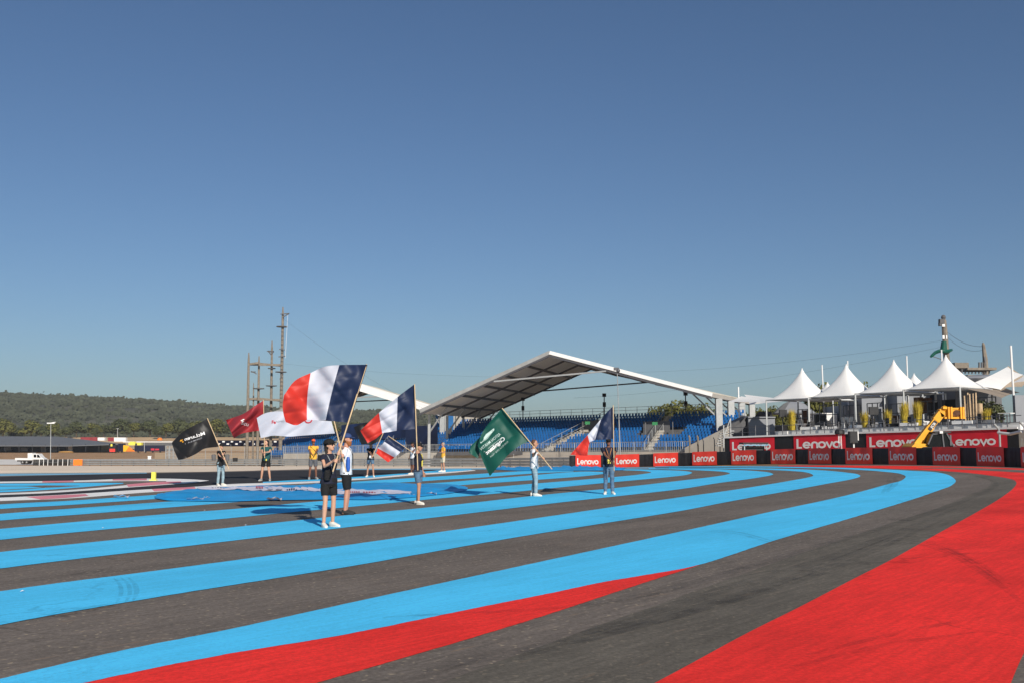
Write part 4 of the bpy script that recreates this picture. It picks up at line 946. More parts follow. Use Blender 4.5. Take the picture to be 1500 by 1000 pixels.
for (u, v0, v1, w, bk_, lab) in ((1148, 600, 624, .7, 3.5, 'black loudspeaker on a stand left of the yellow grass'), (1281, 596, 612, .8, 5, 'black screen on a stand under the third tent')):
    c = deckpt(u, bk_); z1 = at(u, v0, c.y).z; root = thing('screen_stand', c, lab, 'screen'); mb = MB(); mb.bar(c, V((c.x, c.y, z1)), .08); mb.build('stand', M['steel_dark'], root)
    mb = MB(); mb.box((c.x, c.y-.1, z1-.3), (w, .3, .7)); mb.build('screen', M['black'], root)
simple('equipment_case', 'black equipment case left of the yellow grass column', 'case', M['black'], lambda m: (m.box(deckpt(1146, 2.6)+V((0, 0, .55)), (.9, .6, 1.0), tdir, tb), m.box(deckpt(1146, 2.6)+V((0, 0, 1.08)), (.95, .65, .08), tdir, tb)))
# shrubs at the right edge
def leafball(mb, c, rx, ry, rz, n, s):
    for k in range(n):
        d = V((rnd.gauss(0, 1), rnd.gauss(0, 1), rnd.gauss(0, 1))).normalized(); r = rnd.uniform(.55, 1.05); p = V(c)+V((d.x*rx*r, d.y*ry*r, d.z*rz*r))
        a = (d+V((rnd.gauss(0, .6), rnd.gauss(0, .6), rnd.gauss(0, .6)+.3))).normalized(); t = a.cross(V((rnd.gauss(0, 1), rnd.gauss(0, 1), rnd.gauss(0, 1)))).normalized(); b = a.cross(t); q = s*rnd.uniform(.6, 1.3)
        mb.quad(p-t*q-b*q*.6, p+t*q-b*q*.6, p+t*q*.6+b*q, p-t*q*.6+b*q)
def shrub(u, bk_, h, w, label, m, n=700):
    c = deckpt(u, bk_); root = thing('shrub', c, label, 'shrub'); mb = MB(); leafball(mb, c+V((0, 0, h*.6)), w, w*.7, h*.45, n, .09); mb.build('foliage', M[m], root)
    mb = MB(); mb.tube([c, c+V((.05, 0, h*.5))], .05, 6); mb.build('stem', M['bark'], root)
shrub(1440, 7, 2.4, 1.0, 'olive shrub under the tan sail', 'leaf_dark'); shrub(1458, 6, 2.2, .9, 'dark shrub left of the tall table at right', 'leaf_dark')

# kit between the tyre barrier and the terrace wall
def grd(u, d): x = (u-750)/F*d; return V((x, d, zg(x, d)))
a = grd(1102, 91); root = thing('marshal_post', a, 'black roofed marshal kiosk in front of the leftmost crimson banner', 'kiosk'); zt = at(1102, 648.5, 91).z
mb = MB(); mb.box((a.x, a.y, zt), (2.3, 1.6, .16)); mb.build('roof', M['black'], root)
mb = MB(); mb.box((a.x, a.y-.82, zt-.16), (2.2, .05, .10)); mb.build('roof_trim', mat('pale blue trim', (.16, .36, .50), .5), root)
mb = MB(); mb.box((a.x, a.y+.2, (a.z+zt)/2-.1), (1.8, 1.0, zt-a.z-.3)); mb.build('body', M['paddock_black'], root)
for sx in (-1, 1):
    mb = MB(); mb.bar((a.x+sx*1.0, a.y-.7, a.z), (a.x+sx*1.0, a.y-.7, zt-.08), .09); mb.build('leg', M['steel'], root)
a = grd(1228, 82); root = thing('lamp_stand', a, 'black box head on thin white rods before the second crimson banner', 'stand'); zt = at(1228, 631.5, 82).z
mb = MB(); mb.loft([((a.x, a.y, zt-.22), V((.36, 0, 0)), V((0, .3, 0))), ((a.x, a.y, zt-.15), V((.42, 0, 0)), V((0, .35, 0))), ((a.x, a.y, zt+.1), V((.40, 0, 0)), V((0, .33, 0))), ((a.x, a.y, zt+.2), V((.25, 0, 0)), V((0, .2, 0)))], 10); mb.build('lamp_head', M['black'], root)
for k in (-.15, 0, .15): mb = MB(); mb.bar((a.x+k, a.y, a.z), (a.x+k*.7, a.y, zt-.2), .04); mb.build('rod', M['white_paint'], root)
a = grd(1247, 80); root = thing('loudspeaker', a, 'tall black loudspeaker on a white stand between the second and third crimson banners', 'loudspeaker'); z0, z1 = at(1247, 648, 80).z, at(1247, 631, 80).z
mb = MB(); mb.box((a.x, a.y, (z0+z1)/2), (.62, .5, z1-z0)); mb.box((a.x, a.y-.26, (z0+z1)/2), (.5, .03, (z1-z0)*.9)); mb.build('cabinet', M['black'], root)
mb = MB(); mb.bar((a.x+.05, a.y, a.z), (a.x+.05, a.y, z0), .1); mb.bar((a.x+.42, a.y, z0+.2), (a.x+.42, a.y, z1), .07); mb.build('stand', M['white_paint'], root)
for u, d, v, lab in ((1459, 70, 622, 'bent topped grey fence post before the rightmost crimson banner'), (1497, 67, 619, 'bent topped grey fence post at the right edge')):
    a = grd(u+2, d); z = at(u, v, d).z; mb = MB(); mb.tube([a, (a.x, a.y, z-.5), (a.x-.06, a.y, z-.25), (a.x-.35, a.y, z+.1)], .075, 8); tag(mb.build('fence_post', M['steel']), lab, 'post', 'bent fence posts')
mb = MB(); mb.tube([at(1462, 633, 69.5), at(1480, 635, 68.5), at(1497, 631, 67.2)], .1, 8); tag(mb.build('rolled_net', M['white_paint']), 'rolled white netting slung between two bent posts', 'netting')
mb = MB()
mb.bar(grd(1488, 68), at(1497, 642, 67), .06); tag(mb.build('stay_rod', M['steel']), 'slanting steel stay at the foot of the right edge post', 'stay')
for k, (u, v, d) in enumerate(((1009, 640, 104), (1021, 640, 103), (1029, 645, 102), (1045, 643, 101), (1053, 645, 100.5))):
    a = grd(u, d); z = at(u, v, d).z; mb = MB(); mb.tube([a, (a.x, a.y, z), (a.x-.1, a.y, z+.2)], .10 if k < 2 else .05, 6); tag(mb.build('fence_post', M['wood'] if k < 2 else M['steel_dark']), ('timber' if k < 2 else 'thin dark')+' fence post in front of the ramp wall', 'post', ('timber' if k < 2 else 'thin dark')+' posts in front of the ramp wall')

# ------------------------------------------------------------------ telehandler
D = 72.0
a = grd(1368, D); root = thing('telehandler', a, 'yellow telescopic handler with raised boom behind the tyre barrier', 'machine')
def P(u, v, d=D): return at(u, v, d)
mb = MB()
body = [(1336, 653), (1341, 648.5), (1354, 649), (1372, 654), (1390, 656), (1400, 657), (1400, 668), (1336, 668)]
f = [P(u, v, D-.9) for u, v in body]; bkk = [p+V((0, 1.9, 0)) for p in f]
mb.poly(f); mb.poly(bkk[::-1])
for i in range(len(f)): mb.quad(f[i], f[(i+1) % len(f)], bkk[(i+1) % len(f)], bkk[i])
mb.build('chassis', M['yellow'], root)
# cab: rounded glazed box
cabp = [(1362, 658), (1359.5, 650), (1366, 635), (1371, 632.8), (1386, 633), (1390.5, 636), (1397.5, 654), (1397.5, 658)]
f = [P(u, v, D-1.05) for u, v in cabp]; bkk = [p+V((0, 1.0, 0)) for p in f]; mb = MB()
mb.poly(f); mb.poly(bkk[::-1])
for i in range(len(f)): mb.quad(f[i], f[(i+1) % len(f)], bkk[(i+1) % len(f)], bkk[i])
cab = mb.build('cab', M['glass'], root)
mb = MB()
for (p, q) in ((cabp[1], cabp[2]), (cabp[2], cabp[4]), (cabp[4], cabp[6]), ((1380, 633), (1383, 657)), (cabp[0], cabp[7])): mb.bar(P(*p, D-1.08), P(*q, D-1.08), .09)
mb.build('cab_frame', M['steel_dark'], cab)
mb = MB(); mb.box(P(1376, 632.4, D-.6), (1.15, 1.2, .10)); mb.build('cab_roof', M['black'], cab)
mb = MB(); mb.box(P(1378.5, 632.4, D-1.25), (.22, .12, .16)); mb.build('work_lamp', M['white_paint'], cab)
mb = MB(); mb.bar(P(1397, 657, D-1.2), P(1401, 652, D-1.2), .05); mb.box(P(1392.5, 644, D-1.12), (.12, .05, .75)); mb.build('mirror', M['steel_dark'], cab)
b0, b1 = P(1341, 652.5, D+.0), P(1371, 613.5, D+.0); d = (b1-b0).normalized()
mb = MB(); mb.bar(b0-d*.2, b0.lerp(b1, .72), .44, .50); boom = mb.build('boom', M['yellow'], root)
mb = MB(); mb.bar(b0.lerp(b1, .66), b1+d*.1, .36, .40); mb.build('boom_extension', M['yellow'], boom)
mb = MB(); mb.bar(b0.lerp(b1, .05)+V((.3, -.1, -.55)), b0.lerp(b1, .45)+V((.15, -.1, -.3)), .13); mb.build('lift_ram', M['steel'], boom)
mb = MB(); w_ = d.cross(V((0, 1, 0))); mb.box(b0.lerp(b1, .77)+V((0, -.27, 0)), (.8, .03, .27), d, V((0, 1, 0)), w_); plate = mb.build('name_plate', M['black'], boom)
upv = -w_ if w_.z < 0 else w_
letter_obj('lettering', text_faces('JCB', .02), lambda x, y: b0.lerp(b1, .77)+V((0, -.30, 0))+d*(x-.5)*.48+upv*(y*.5-.10)*.8, M['letter_white'], plate)
mb = MB(); e0 = P(1371, 613); e1 = P(1378, 604.5); e2 = P(1386, 602)
mb.bar(b1-d*.1, e1, .40, .52); mb.bar(e1-V((.1, 0, 0)), e2+V((.1, 0, 0)), .40, .58); mb.ell(P(1383.5, 599), V((.28, 0, 0)), V((0, .3, 0)), V((0, 0, .28)), 8, 4); boomhead = mb.build('boom_head', M['yellow'], root)
mb = MB()                                               # carriage plate and bracketry
mb.box(P(1398, 603.5, D-.2), (1.15, .14, .55)); mb.box(P(1399, 597.6, D-.2), (1.30, .22, .10)); mb.box(P(1398, 611.3, D-.2), (1.5, .25, .13))
for u in (1389, 1393, 1407, 1410.5): mb.box(P(u, 604, D-.32), (.12, .28, .85))
mb.bar(P(1408, 595.5, D-.3), P(1405, 601, D-.3), .12); mb.bar(P(1388, 597, D-.3), P(1381, 596.5, D-.3), .16)
mb.build('fork_carriage', M['yellow'], root)
mb = MB(); mb.tube([P(1401.5, 604, D-.40), P(1401.5, 604, D-.25)], .22, 12); mb.bar(P(1394, 607, D-.36), P(1399, 607, D-.36), .08); mb.bar(P(1394, 601.5, D-.36), P(1396, 606, D-.36), .07); mb.bar(P(1407, 607, D-.36), P(1404, 606, D-.36), .07); mb.build('carriage_hardware', M['brown'], root)
for u, yo in ((1345, -1.1), (1390, -1.1), (1345, 1.1), (1390, 1.1)):
    c = grd(u, D); c = V((c.x, D+yo, a.z+.6)); mb = MB(); mb.tube([c-V((0, .22, 0)), c+V((0, .22, 0))], .6, 20); w = mb.build('wheel', M['rubber'], root); mb = MB(); mb.tube([c-V((0, .24, 0)), c+V((0, .24, 0))], .3, 14); mb.build('rim', M['yellow'], w)

# ------------------------------------------------------------------ hills, far woods, trees
ridge = [(-400, 566), (-120, 570), (0, 573), (60, 576), (150, 580), (240, 585), (300, 590), (345, 594), (362, 592.5), (400, 596), (460, 599), (510, 600), (560, 599), (598, 594.5), (640, 600), (720, 612), (840, 626), (1000, 640), (1300, 646)]
def ridge_v(u):
    for (u0, v0), (u1, v1) in zip(ridge, ridge[1:]):
        if u0 <= u <= u1: return v0+(v1-v0)*(u-u0)/(u1-u0)
    return ridge[0][1] if u < ridge[0][0] else ridge[-1][1]
def hill_z(X, Y):
    u = 750+X/Y*F; D = 1500.0; top = H+(HZ-ridge_v(u)-3.5)/F*D
    t = sm((Y-780)/(D-780)); z = 5.0+(top-5.0)*(t*t*(3-2*t)*.55+t*.45)
    z += (noise.noise(V((X*.004, Y*.004, 1)))*9+noise.noise(V((X*.013, Y*.013, 5)))*4)*math.sin(math.pi*min(1, t))**.7
    if Y > D: z = top-(Y-D)*.02
    return z
mb = MB(); g = []; NY = 46; NX = 90
for i in range(NX+1):
    u = -420+i*1620/NX; row = []
    for j in range(NY+1):
        Y = 770+j*20; X = (u-750)/F*Y; row.append(mb.v((X, Y, hill_z(X, Y))))
    g.append(row)
for i in range(NX):
    for j in range(NY): mb.f([g[i][j], g[i+1][j], g[i+1][j+1], g[i][j+1]])
hl = mb.build('hills', M['hill'], origin=(0, 800, 0), smooth=True); hl['kind'] = 'structure'
mb = MB()
for k in range(13000):
    u = rnd.uniform(-60, 700); Y = 790+730*rnd.random()**.8; X = (u-750)/F*Y; z = hill_z(X, Y)
    s = rnd.uniform(1.2, 3.2)*(1.0 if rnd.random() < .9 else 1.6)
    if noise.noise(V((X*.01, Y*.01, 9))) < -.22 and rnd.random() < .75: continue
    for q in range(5):
        d = V((rnd.gauss(0, .5), rnd.gauss(0, .3), abs(rnd.gauss(0, .35))+.25))*s; p = V((X, Y, z))+d; r = s*rnd.uniform(.35, .7)
        a = V((rnd.gauss(0, .5), -1, rnd.gauss(.6, .4))).normalized(); t = a.cross(V((0, 0, 1))).normalized(); b = t.cross(a)
        mb.poly([p+(t*math.cos(x)+b*math.sin(x))*r*rnd.uniform(.75, 1.1) for x in (0, 1.05, 2.1, 3.14, 4.2, 5.2)])
hw = mb.build('hill_woods', M['leaf_hill'], origin=(0, 800, 0), recalc=False); hw['kind'] = 'stuff'
tag(hw, 'dark green scrub woods covering the distant hillside', 'woods')
# villa on the hill top
c = at(598, 596, 1500); root = thing('villa', c-V((0, 0, 3)), 'tiny white villa on top of the distant hill', 'house')
mb = MB(); mb.box(c+V((0, 0, -.5)), (9, 7, 6)); mb.build('wall', M['white_paint'], root); mb = MB(); mb.box(c+V((0, 0, 3)), (10, 8, 1)); mb.build('roof', M['wood'], root)

def crown_mesh(n, seed, flat=.6, size=.085, blobs=9):
    r = random.Random(seed); mb = MB(); bl = []
    for k in range(blobs):
        a = r.uniform(0, 6.28); q = r.uniform(.0, .62); bl.append((V((q*math.cos(a), q*math.sin(a), r.uniform(-.35, .45)*flat+(.25*(1-q)))), r.uniform(.28, .50)))
    for k in range(n):
        c, R0 = r.choice(bl); d = V((r.gauss(0, 1), r.gauss(0, 1), r.gauss(0, 1))).normalized(); p = c+V((d.x, d.y, d.z*.72))*R0*r.uniform(.55, 1.08)
        a = (d+V((r.gauss(0, .6), r.gauss(0, .6), r.gauss(0, .5)+.3))).normalized(); t = a.cross(V((r.gauss(0, 1), r.gauss(0, 1), r.gauss(0, 1)))).normalized(); b = a.cross(t); s = size*r.uniform(.5, 1.25)
        mb.poly([p-t*s, p-b*s*.8, p+t*s*.9+b*s*.1, p+b*s])
    return mb
PROTO = []
for kd in range(4):
    mb = crown_mesh(1500 if kd < 3 else 5200, 40+kd, (.55, .8, .65, .6)[kd], (.085, .08, .085, .050)[kd], (9, 8, 11, 16)[kd])
    o = mb.build('crown', M['leaf_pine'], origin=(0, 0, 0), recalc=False); mesh = o.data; bpy.data.objects.remove(o)
    mbt = MB(); mbt.tube([(0, 0, -1.0), (.02, 0, -.5), (-.01, .02, 0)], [.06, .045, .03], 7)
    for k in range(4):
        a = k*1.6+kd; mbt.tube([(0, 0, -.45+.08*k), (.2*math.cos(a), .2*math.sin(a), -.1), (.42*math.cos(a), .42*math.sin(a), .15)], [.028, .02, .01], 5)
    o = mbt.build('trunk', M['bark'], origin=(0, 0, 0)); tm = o.data; bpy.data.objects.remove(o)
    m2 = mesh.copy(); m2.materials[0] = M['leaf_dark']
    PROTO.append((mesh, tm, m2))
def tree(base, w, h, kd, label, group, dark=False):
    """base on the ground, w crown half width, h full height"""
    root = bpy.data.objects.new('pine_tree' if not dark else 'evergreen_tree', None); COL.objects.link(root); root.location = base; tag(root, label, 'tree', group); ORG[root.name] = V(base)
    hz = h*.66; rz = rnd.uniform(0, 6)
    cr = bpy.data.objects.new('crown', PROTO[kd][2 if dark else 0]); tr = bpy.data.objects.new('trunk', PROTO[kd][1])
    for o in (cr, tr):
        COL.objects.link(o); o.parent = root; o.rotation_euler = (0, 0, rz)
    cr.location = (0, 0, h-hz*.9); cr.scale = (w, w, hz); tr.location = (0, 0, h-hz*.9); tr.scale = (w*.8, w*.8, max(.5, h-hz*.9)+.3)
    return root
GT = 'trees in front of the distant hill'
rowt = [(-40, 606, 640, 24, 0), (4, 611, 641, 22, 0), (22, 624, 642, 18, 1), (45, 613, 641, 21, 0), (78, 617, 642, 19, 0), (-14, 620, 641, 22, 1), (60, 622, 642, 14, 1), (96, 622, 641, 14, 1), (112, 615, 634, 17, 1), (135, 618, 633, 18, 0), (152, 620, 633, 14, 1), (172, 611, 632, 22, 1), (196, 616, 632, 18, 0), (220, 613, 632, 20, 1), (243, 616, 632, 17, 0), (262, 611, 632, 19, 1), (285, 613, 632, 18, 0), (300, 615, 632, 15, 1), (318, 611, 632, 19, 0), (340, 614, 632, 17, 1), (352, 617, 633, 14, 0), (376, 612, 634, 18, 0), (404, 614, 634, 18, 1), (430, 612, 636, 20, 0), (455, 616, 638, 18, 1), (486, 616, 640, 18, 0), (515, 614, 642, 18, 1), (545, 616, 642, 18, 0), (575, 618, 642, 16, 1), (232, 622, 633, 10, 1), (185, 622, 633, 10, 1), (140, 624, 634, 9, 1), (270, 621, 633, 10, 0)]
for u, vt, vb, wpx, kd in rowt:
    d = 735+rnd.uniform(-15, 40); b = at(u, vb, d); t = at(u, vt, d); b.z = min(b.z, zg(b.x, b.y)+1); ht = t.z-b.z
    tree(b, wpx*d/F*1.05, ht*1.05, rnd.randrange(3), ('broad pine' if kd == 0 else 'dense evergreen')+' in the tree belt below the hill', GT+(' pines' if kd == 0 else ' evergreens'), kd == 1)
GR = 'pines behind the grandstand and the terrace'
for u, vt, vb, wpx, d, lab in ((995, 582, 648, 46, 176, 'big round pine crown behind the right end of the blue seats'), (960, 591, 648, 26, 180, 'smaller pine left of the big pine behind the blue seats'), (1030, 586, 648, 30, 170, 'pine crown touching the right eave of the big canopy'), (1062, 600, 648, 22, 150, 'pine between the canopy columns at its right end'),
        (1084, 596, 648, 22, 152, 'pine behind the second canopy column from the right'), (1110, 593, 648, 24, 150, 'pine behind the low white sail'), (1133, 590, 645, 22, 150, 'pine left of the leftmost pointed tent'), (1152, 596, 645, 22, 146, 'pine under the eave of the leftmost pointed tent'),
        (1182, 590, 640, 20, 146, 'dark pine seen below the leftmost pointed tent'), (1206, 555, 640, 30, 150, 'tall pine crown between the first and second pointed tents'), (1226, 559, 640, 26, 152, 'pine crown left of the second tent peak'), (1266, 554, 640, 28, 160, 'pine crown between the second and third tents'), (1288, 556, 640, 28, 162, 'pine crown left of the third tent peak'),
        (1232, 590, 640, 22, 148, 'pine seen below the second tent'), (1322, 592, 640, 14, 140, 'pine seen below the third tent')):
    b = at(u, vb, d); b.z = min(b.z, zg(b.x, b.y)); t = at(u, vt, d); tree(b, wpx*d/F*1.1, (t.z-b.z)*1.03, 3, lab, GR, False)

# ------------------------------------------------------------------ paddock far left
sheet_world('service_road', [((u-750)/F*Y, Y) for u, Y in ((-200, 254), (62, 252), (66, 262), (110, 300), (250, 322), (330, 322), (330, 344), (240, 346), (60, 335), (-200, 340))], M['pale'], 0, base=-.03)
sheet_world('dry_field', [((u-750)/F*Y, Y) for u, Y in ((60, 610), (380, 610), (640, 620), (640, 770), (380, 775), (100, 770), (60, 700))], mat('straw field', (.56, .38, .21), .95, var=.2, scale=.05), 0, base=-.03)
sheet_world('embankment', [((u-750)/F*Y, Y) for u, Y in ((230, 210), (420, 190), (520, 200), (560, 330), (380, 560), (230, 560))], mat('straw coloured bank', (.58, .39, .21), .95, var=.25, scale=.12), 0, base=-.02)
def pbox(mb, u0, v0, u1, v1, d, dep, skew=0):
    a, b = at(u0, v1, d), at(u1, v0, d+skew); a2, b2 = at(u1, v1, d+skew), at(u0, v0, d); bk = V((0, dep, 0)); mb.hexa([a, a2, a2+bk, a+bk, b2, b, b+bk, b2+bk])
mb = MB(); d0 = 560
rp = [(-60, 650.6), (-60, 638), (0, 638.4), (80, 638.6), (95, 640.4), (150, 645.6), (172, 648.2), (172, 649.6), (110, 651.4), (60, 651.6)]
f = [at(u, v, d0) for u, v in [(-60, 651.3), (172, 650), (172, 648.6)]]
e0, e1, e2 = [at(u, v, 560) for u, v in ((-60, 651.5), (100, 651.8), (173, 649.4))]; r0, r1, r2 = [at(u, v, 590) for u, v in ((-60, 638), (82, 638.5), (170, 648.3))]
m_ = M['canopy_grey']; th = V((0, 0, -.5)); bk0, bk1, bk2 = [p+V((0, 30, -4)) for p in (r0, r1, r2)]
mb.poly([e0, e1, r1, r0]); mb.poly([e1, e2, r2, r1]); mb.poly([r0, r1, bk1, bk0]); mb.poly([r1, r2, bk2, bk1]); mb.poly([e0+th, e1+th, e1, e0]); mb.poly([e1+th, e2+th, e2, e1]); mb.poly([e0+th, r0+th, r1+th, e1+th]); mb.poly([e1+th, r1+th, r2+th, e2+th])
root = thing('paddock_canopy', at(60, 661, 570), 'long low grey canopy roof over the dark paddock at far left', 'canopy'); mb.build('roof', m_, root)
for k in range(12):
    u = -50+k*19.5; mb = MB(); mb.bar(at(u, 661.5, 561), at(u, 650.5 if u < 110 else 650, 561), .35); mb.build('post', M['black'], root)
mb = MB(); pbox(mb, -60, 651.5, 148, 661.3, 575, 12); mb.build('back_wall', M['paddock_black'], root)
mb = MB(); mb.bm.free()
for q in ((60, 652, 66, 661), (76, 653, 83, 661), (97, 652.5, 99, 659.5), (6, 654, 16, 659), (30, 655, 40, 660)): mb = MB(); pbox(mb, *q, 573, 1); mb.build('panel', M['grey'], root)
mb = MB(); pbox(mb, 100, 653, 106, 660, 572, 1); mb.build('white_panel', M['white_paint'], root)
def ptruck(u0, v0, u1, v1, d, m, label, extra=()):
    root = thing('transporter', at((u0+u1)/2, v1+1, d), label, 'truck'); mb = MB(); pbox(mb, u0, v0, u1, v1, d, 3); mb.build('body', m, root)
    for (a, b, c, e, mm, nm) in extra: mb = MB(); pbox(mb, a, b, c, e, d-.06, .1); mb.build(nm, mm, root)
    n = max(2, int((u1-u0)/9)); mb = MB()
    for k in range(n): c = at(u0+(u1-u0)*(k+.5)/n, v1+.3, d+.2); mb.tube([c-V((0, .25, 0)), c+V((0, .25, 0))], .5, 10)
    mb.build('wheels', M['rubber'], root)
ptruck(160, 649, 169, 661, 560, M['paddock_black'], 'black transporter end with a small yellow shield and red lower part', ((162, 649.5, 164.6, 653, M['yellow_post'], 'shield'), (160.3, 656.5, 168.5, 661, M['red_banner'], 'red_panel')))
ptruck(171, 648.5, 181, 660.5, 568, M['truck_navy'], 'dark blue grey transporter right of the black one')
ptruck(197, 651.5, 240, 660.5, 556, M['truck_navy'], 'long navy transporter with a small red print beside the debris fence', ((221, 656, 226, 658.8, M['red_print'], 'print'), (227, 656.4, 233, 658.6, M['red_print'], 'print')))
root = thing('awning', at(188, 661, 554), 'yellow and orange awning front of the navy transporter', 'awning')
mb = MB(); mb.poly([at(u, v, 554) for u, v in ((180.5, 660.5), (180.5, 651), (188, 652), (198, 660.5))]); mb.poly([at(u, v, 556) for u, v in ((180.5, 660.5), (198, 660.5), (188, 652), (180.5, 651))]); mb.build('yellow_side', M['truck_yellow'], root)
mb = MB(); mb.poly([at(u, v, 553.5) for u, v in ((184, 660.3), (189, 653.2), (198, 660.3))]); mb.build('orange_sweep', M['orange'], root)
for u0, v0, u1, v1, m, lab in ((118, 639.5, 142, 645.5, 'container_red', 'dull red container behind the grey canopy'), (143, 640, 153, 644.5, 'white_paint', 'small white container right of the dull red one'), (158, 640, 167, 645.5, 'container_red', 'short red container behind the transporters'), (167, 640, 184, 646, 'white_paint', 'white container behind the transporters')):
    root = thing('container', at((u0+u1)/2, v1, 640), lab, 'container'); mb = MB(); pbox(mb, u0, v0, u1, v1, 640, 3); mb.build('body', M[m], root); mb = MB(); n = 6
    for k in range(n): pbox(mb, u0+(u1-u0)*(k+.3)/n, v0+.5, u0+(u1-u0)*(k+.5)/n, v1-.5, 639.9, .1)
    mb.build('ribs', M[m], root)
root = thing('paddock_vehicle', at(198, 651, 600), 'yellow plant machine parked above the navy transporter', 'machine'); mb = MB(); pbox(mb, 188, 647.5, 207, 651.3, 600, 3); mb.build('body', M['yellow_post'], root); mb = MB(); pbox(mb, 190, 646, 197, 647.5, 600, 3); mb.build('cab', M['yellow_post'], root); mb = MB(); pbox(mb, 198, 648.5, 200.5, 651.3, 599.8, .2); mb.build('grille', M['black'], root)
simple('paddock_roof', 'white low roof line behind the navy transporter', 'roof', M['white_paint'], lambda m: (pbox(m, 180, 645.8, 260, 647, 610, 6),))
simple('dark_vehicle_row', 'dark low paddock shed right of the yellow machine', 'shed', M['grey_dark'], lambda m: (pbox(m, 207, 647.5, 258, 652, 606, 3),))
for u0, v0, u1, v1, lab in ((85, 659.8, 108, 661.8, 'ochre heap of material before the dark paddock'), (230, 640.5, 238, 644, 'small orange heap on the straw field')):
    mb = MB(); c = at((u0+u1)/2, v1, 555 if v1 > 650 else 700); d = (u1-u0)/2*c.y/F; hh = (v1-v0)*c.y/F
    mb.loft([(c, V((d, 0, 0)), V((0, 2, 0))), (c+V((0, 0, hh*.7)), V((d*.8, 0, 0)), V((0, 1.4, 0))), (c+V((d*.1, 0, hh)), V((d*.4, 0, 0)), V((0, .6, 0)))], 12); tag(mb.build('heap', M['brown_ochre'] if v1 > 650 else M['orange']), lab, 'heap')
# lamp post, flatbed lorry, tyre stack, marker post
b = at(74, 673, 300); t = at(74.5, 619, 300); root = thing('lamp_post', b, 'tall grey lamp post behind the white flatbed lorry', 'lamp post'); mb = MB(); mb.tube([b, t], [.12, .08], 8); mb.build('post', M['steel'], root); mb = MB(); mb.box(t, (2.2, .5, .3)); mb.bar(t-V((1.0, 0, .1)), t+V((1.4, 0, .3)), .2); mb.build('lamp_head', M['white_paint'], root)
b = at(211.5, 661, 540); t = at(211.5, 647, 540); simple('lamp_post', 'thin grey post in front of the navy transporter', 'lamp post', M['steel'], lambda m: (m.tube([b, t], .18, 6),))
b = at(172, 640, 700); t = at(172.4, 627, 700); simple('lamp_post', 'short grey lamp post on the straw field', 'lamp post', M['steel'], lambda m: (m.tube([b, t], .22, 6), m.box(t, (1.6, .5, .4))))
D2 = 252.0; b = at(44, 679, D2); b.z = zg(b.x, b.y); root = thing('flatbed_lorry', b, 'white flatbed lorry with a crew cab, parked on the pale road at far left', 'lorry')
Q = lambda u, v, o=0: at(u, v, D2+o)
def prism(mb, pts, y0, y1):
    f = [Q(u, v, y0) for u, v in pts]; k = [Q(u, v, y0)+V((0, y1-y0, 0)) for u, v in pts]; mb.poly(f); mb.poly(k[::-1])
    for i in range(len(f)): mb.quad(f[i], f[(i+1) % len(f)], k[(i+1) % len(k)], k[i])
mb = MB(); prism(mb, [(48, 675.5), (48, 664.5), (50, 663.6), (56, 663.8), (60.5, 669.3), (64, 671), (64.5, 675.5)], -1, 1); cab = mb.build('cab', M['white_paint'], root)
mb = MB(); prism(mb, [(54.2, 669.4), (54.2, 665), (56.2, 665), (59.3, 669.4)], -1.05, -1.0); prism(mb, [(49.3, 669.2), (49.3, 665), (53, 665), (53, 669.2)], -1.05, -1.0); mb.build('window', M['glass'], cab)
mb = MB(); prism(mb, [(40.5, 672.6), (40.5, 663), (47.6, 662.6), (47.6, 672.6)], -.9, .9); mb.build('tool_box', M['white_paint'], root)
mb = MB(); prism(mb, [(22, 673.2), (22, 670), (47.5, 670.6), (47.5, 673.2)], -1.05, 1.05); mb.build('flatbed', M['white_paint'], root)
mb = MB(); prism(mb, [(25, 675.2), (25, 673.3), (48, 673.3), (48, 675.2)], -.8, .8); mb.build('chassis', M['rubber'], root)
for u in (33, 39, 60.5):
    c = Q(u, 676.2, -.9); mb = MB(); mb.tube([c, c+V((0, 1.8, 0))], .5, 14); w = mb.build('wheel', M['rubber'], root); mb = MB(); mb.tube([c-V((0, .03, 0)), c+V((0, .1, 0))], .22, 10); mb.build('rim', M['steel'], w)
a, b = grd(54, 178), grd(106, 171)
root = thing('tyre_wall', a.lerp(b, .5), 'dark tyre wall with pale straps at the left end of the guard rail', 'tyre wall')
mb = MB(); n = 26
for k in range(n):
    p = a.lerp(b, (k+.5)/n)
    for z in range(4): mb.loft([(p+V((0, 0, z*.27+.02)), V((.14, 0, 0)), V((0, .3, 0))), (p+V((0, 0, z*.27+.07)), V((.15, 0, 0)), V((0, .33, 0))), (p+V((0, 0, z*.27+.20)), V((.15, 0, 0)), V((0, .33, 0))), (p+V((0, 0, z*.27+.26)), V((.13, 0, 0)), V((0, .3, 0)))], 8)
mb.build('tyres', M['rubber'], root); mb = MB()
for s in (.2, .32, .44, .58, .72, .85, .99): p = a.lerp(b, s)+V((0, -.38, 0)); mb.bar(p, p+V((0, 0, 1.12)), .09, .04)
mb.build('straps', M['white_paint'], root)
a, b = grd(115, 170.4), grd(124, 169.7); mb = MB(); mb.box((a+b)/2+V((0, -.25, .55)), ((b-a).length, .08, 1.0)); mb.bar((a+b)/2, (a+b)/2+V((0, -.2, 1.1)), .1); tag(mb.build('marker_board', M['orange']), 'square orange marker board on the guard rail', 'marker')
a = ground(225, 703); z = at(225, 690.5, a.y).z; root = thing('marker_post', a, 'short yellow marker post standing by the dark track', 'post')
mb = MB(); mb.box((a.x, a.y, (a.z+z)/2), (.17, .12, z-a.z)); mb.build('post', M['yellow_post'], root); mb = MB(); mb.box((a.x, a.y, a.z+.02), (.3, .25, .04)); mb.build('foot', M['yellow_post'], root)
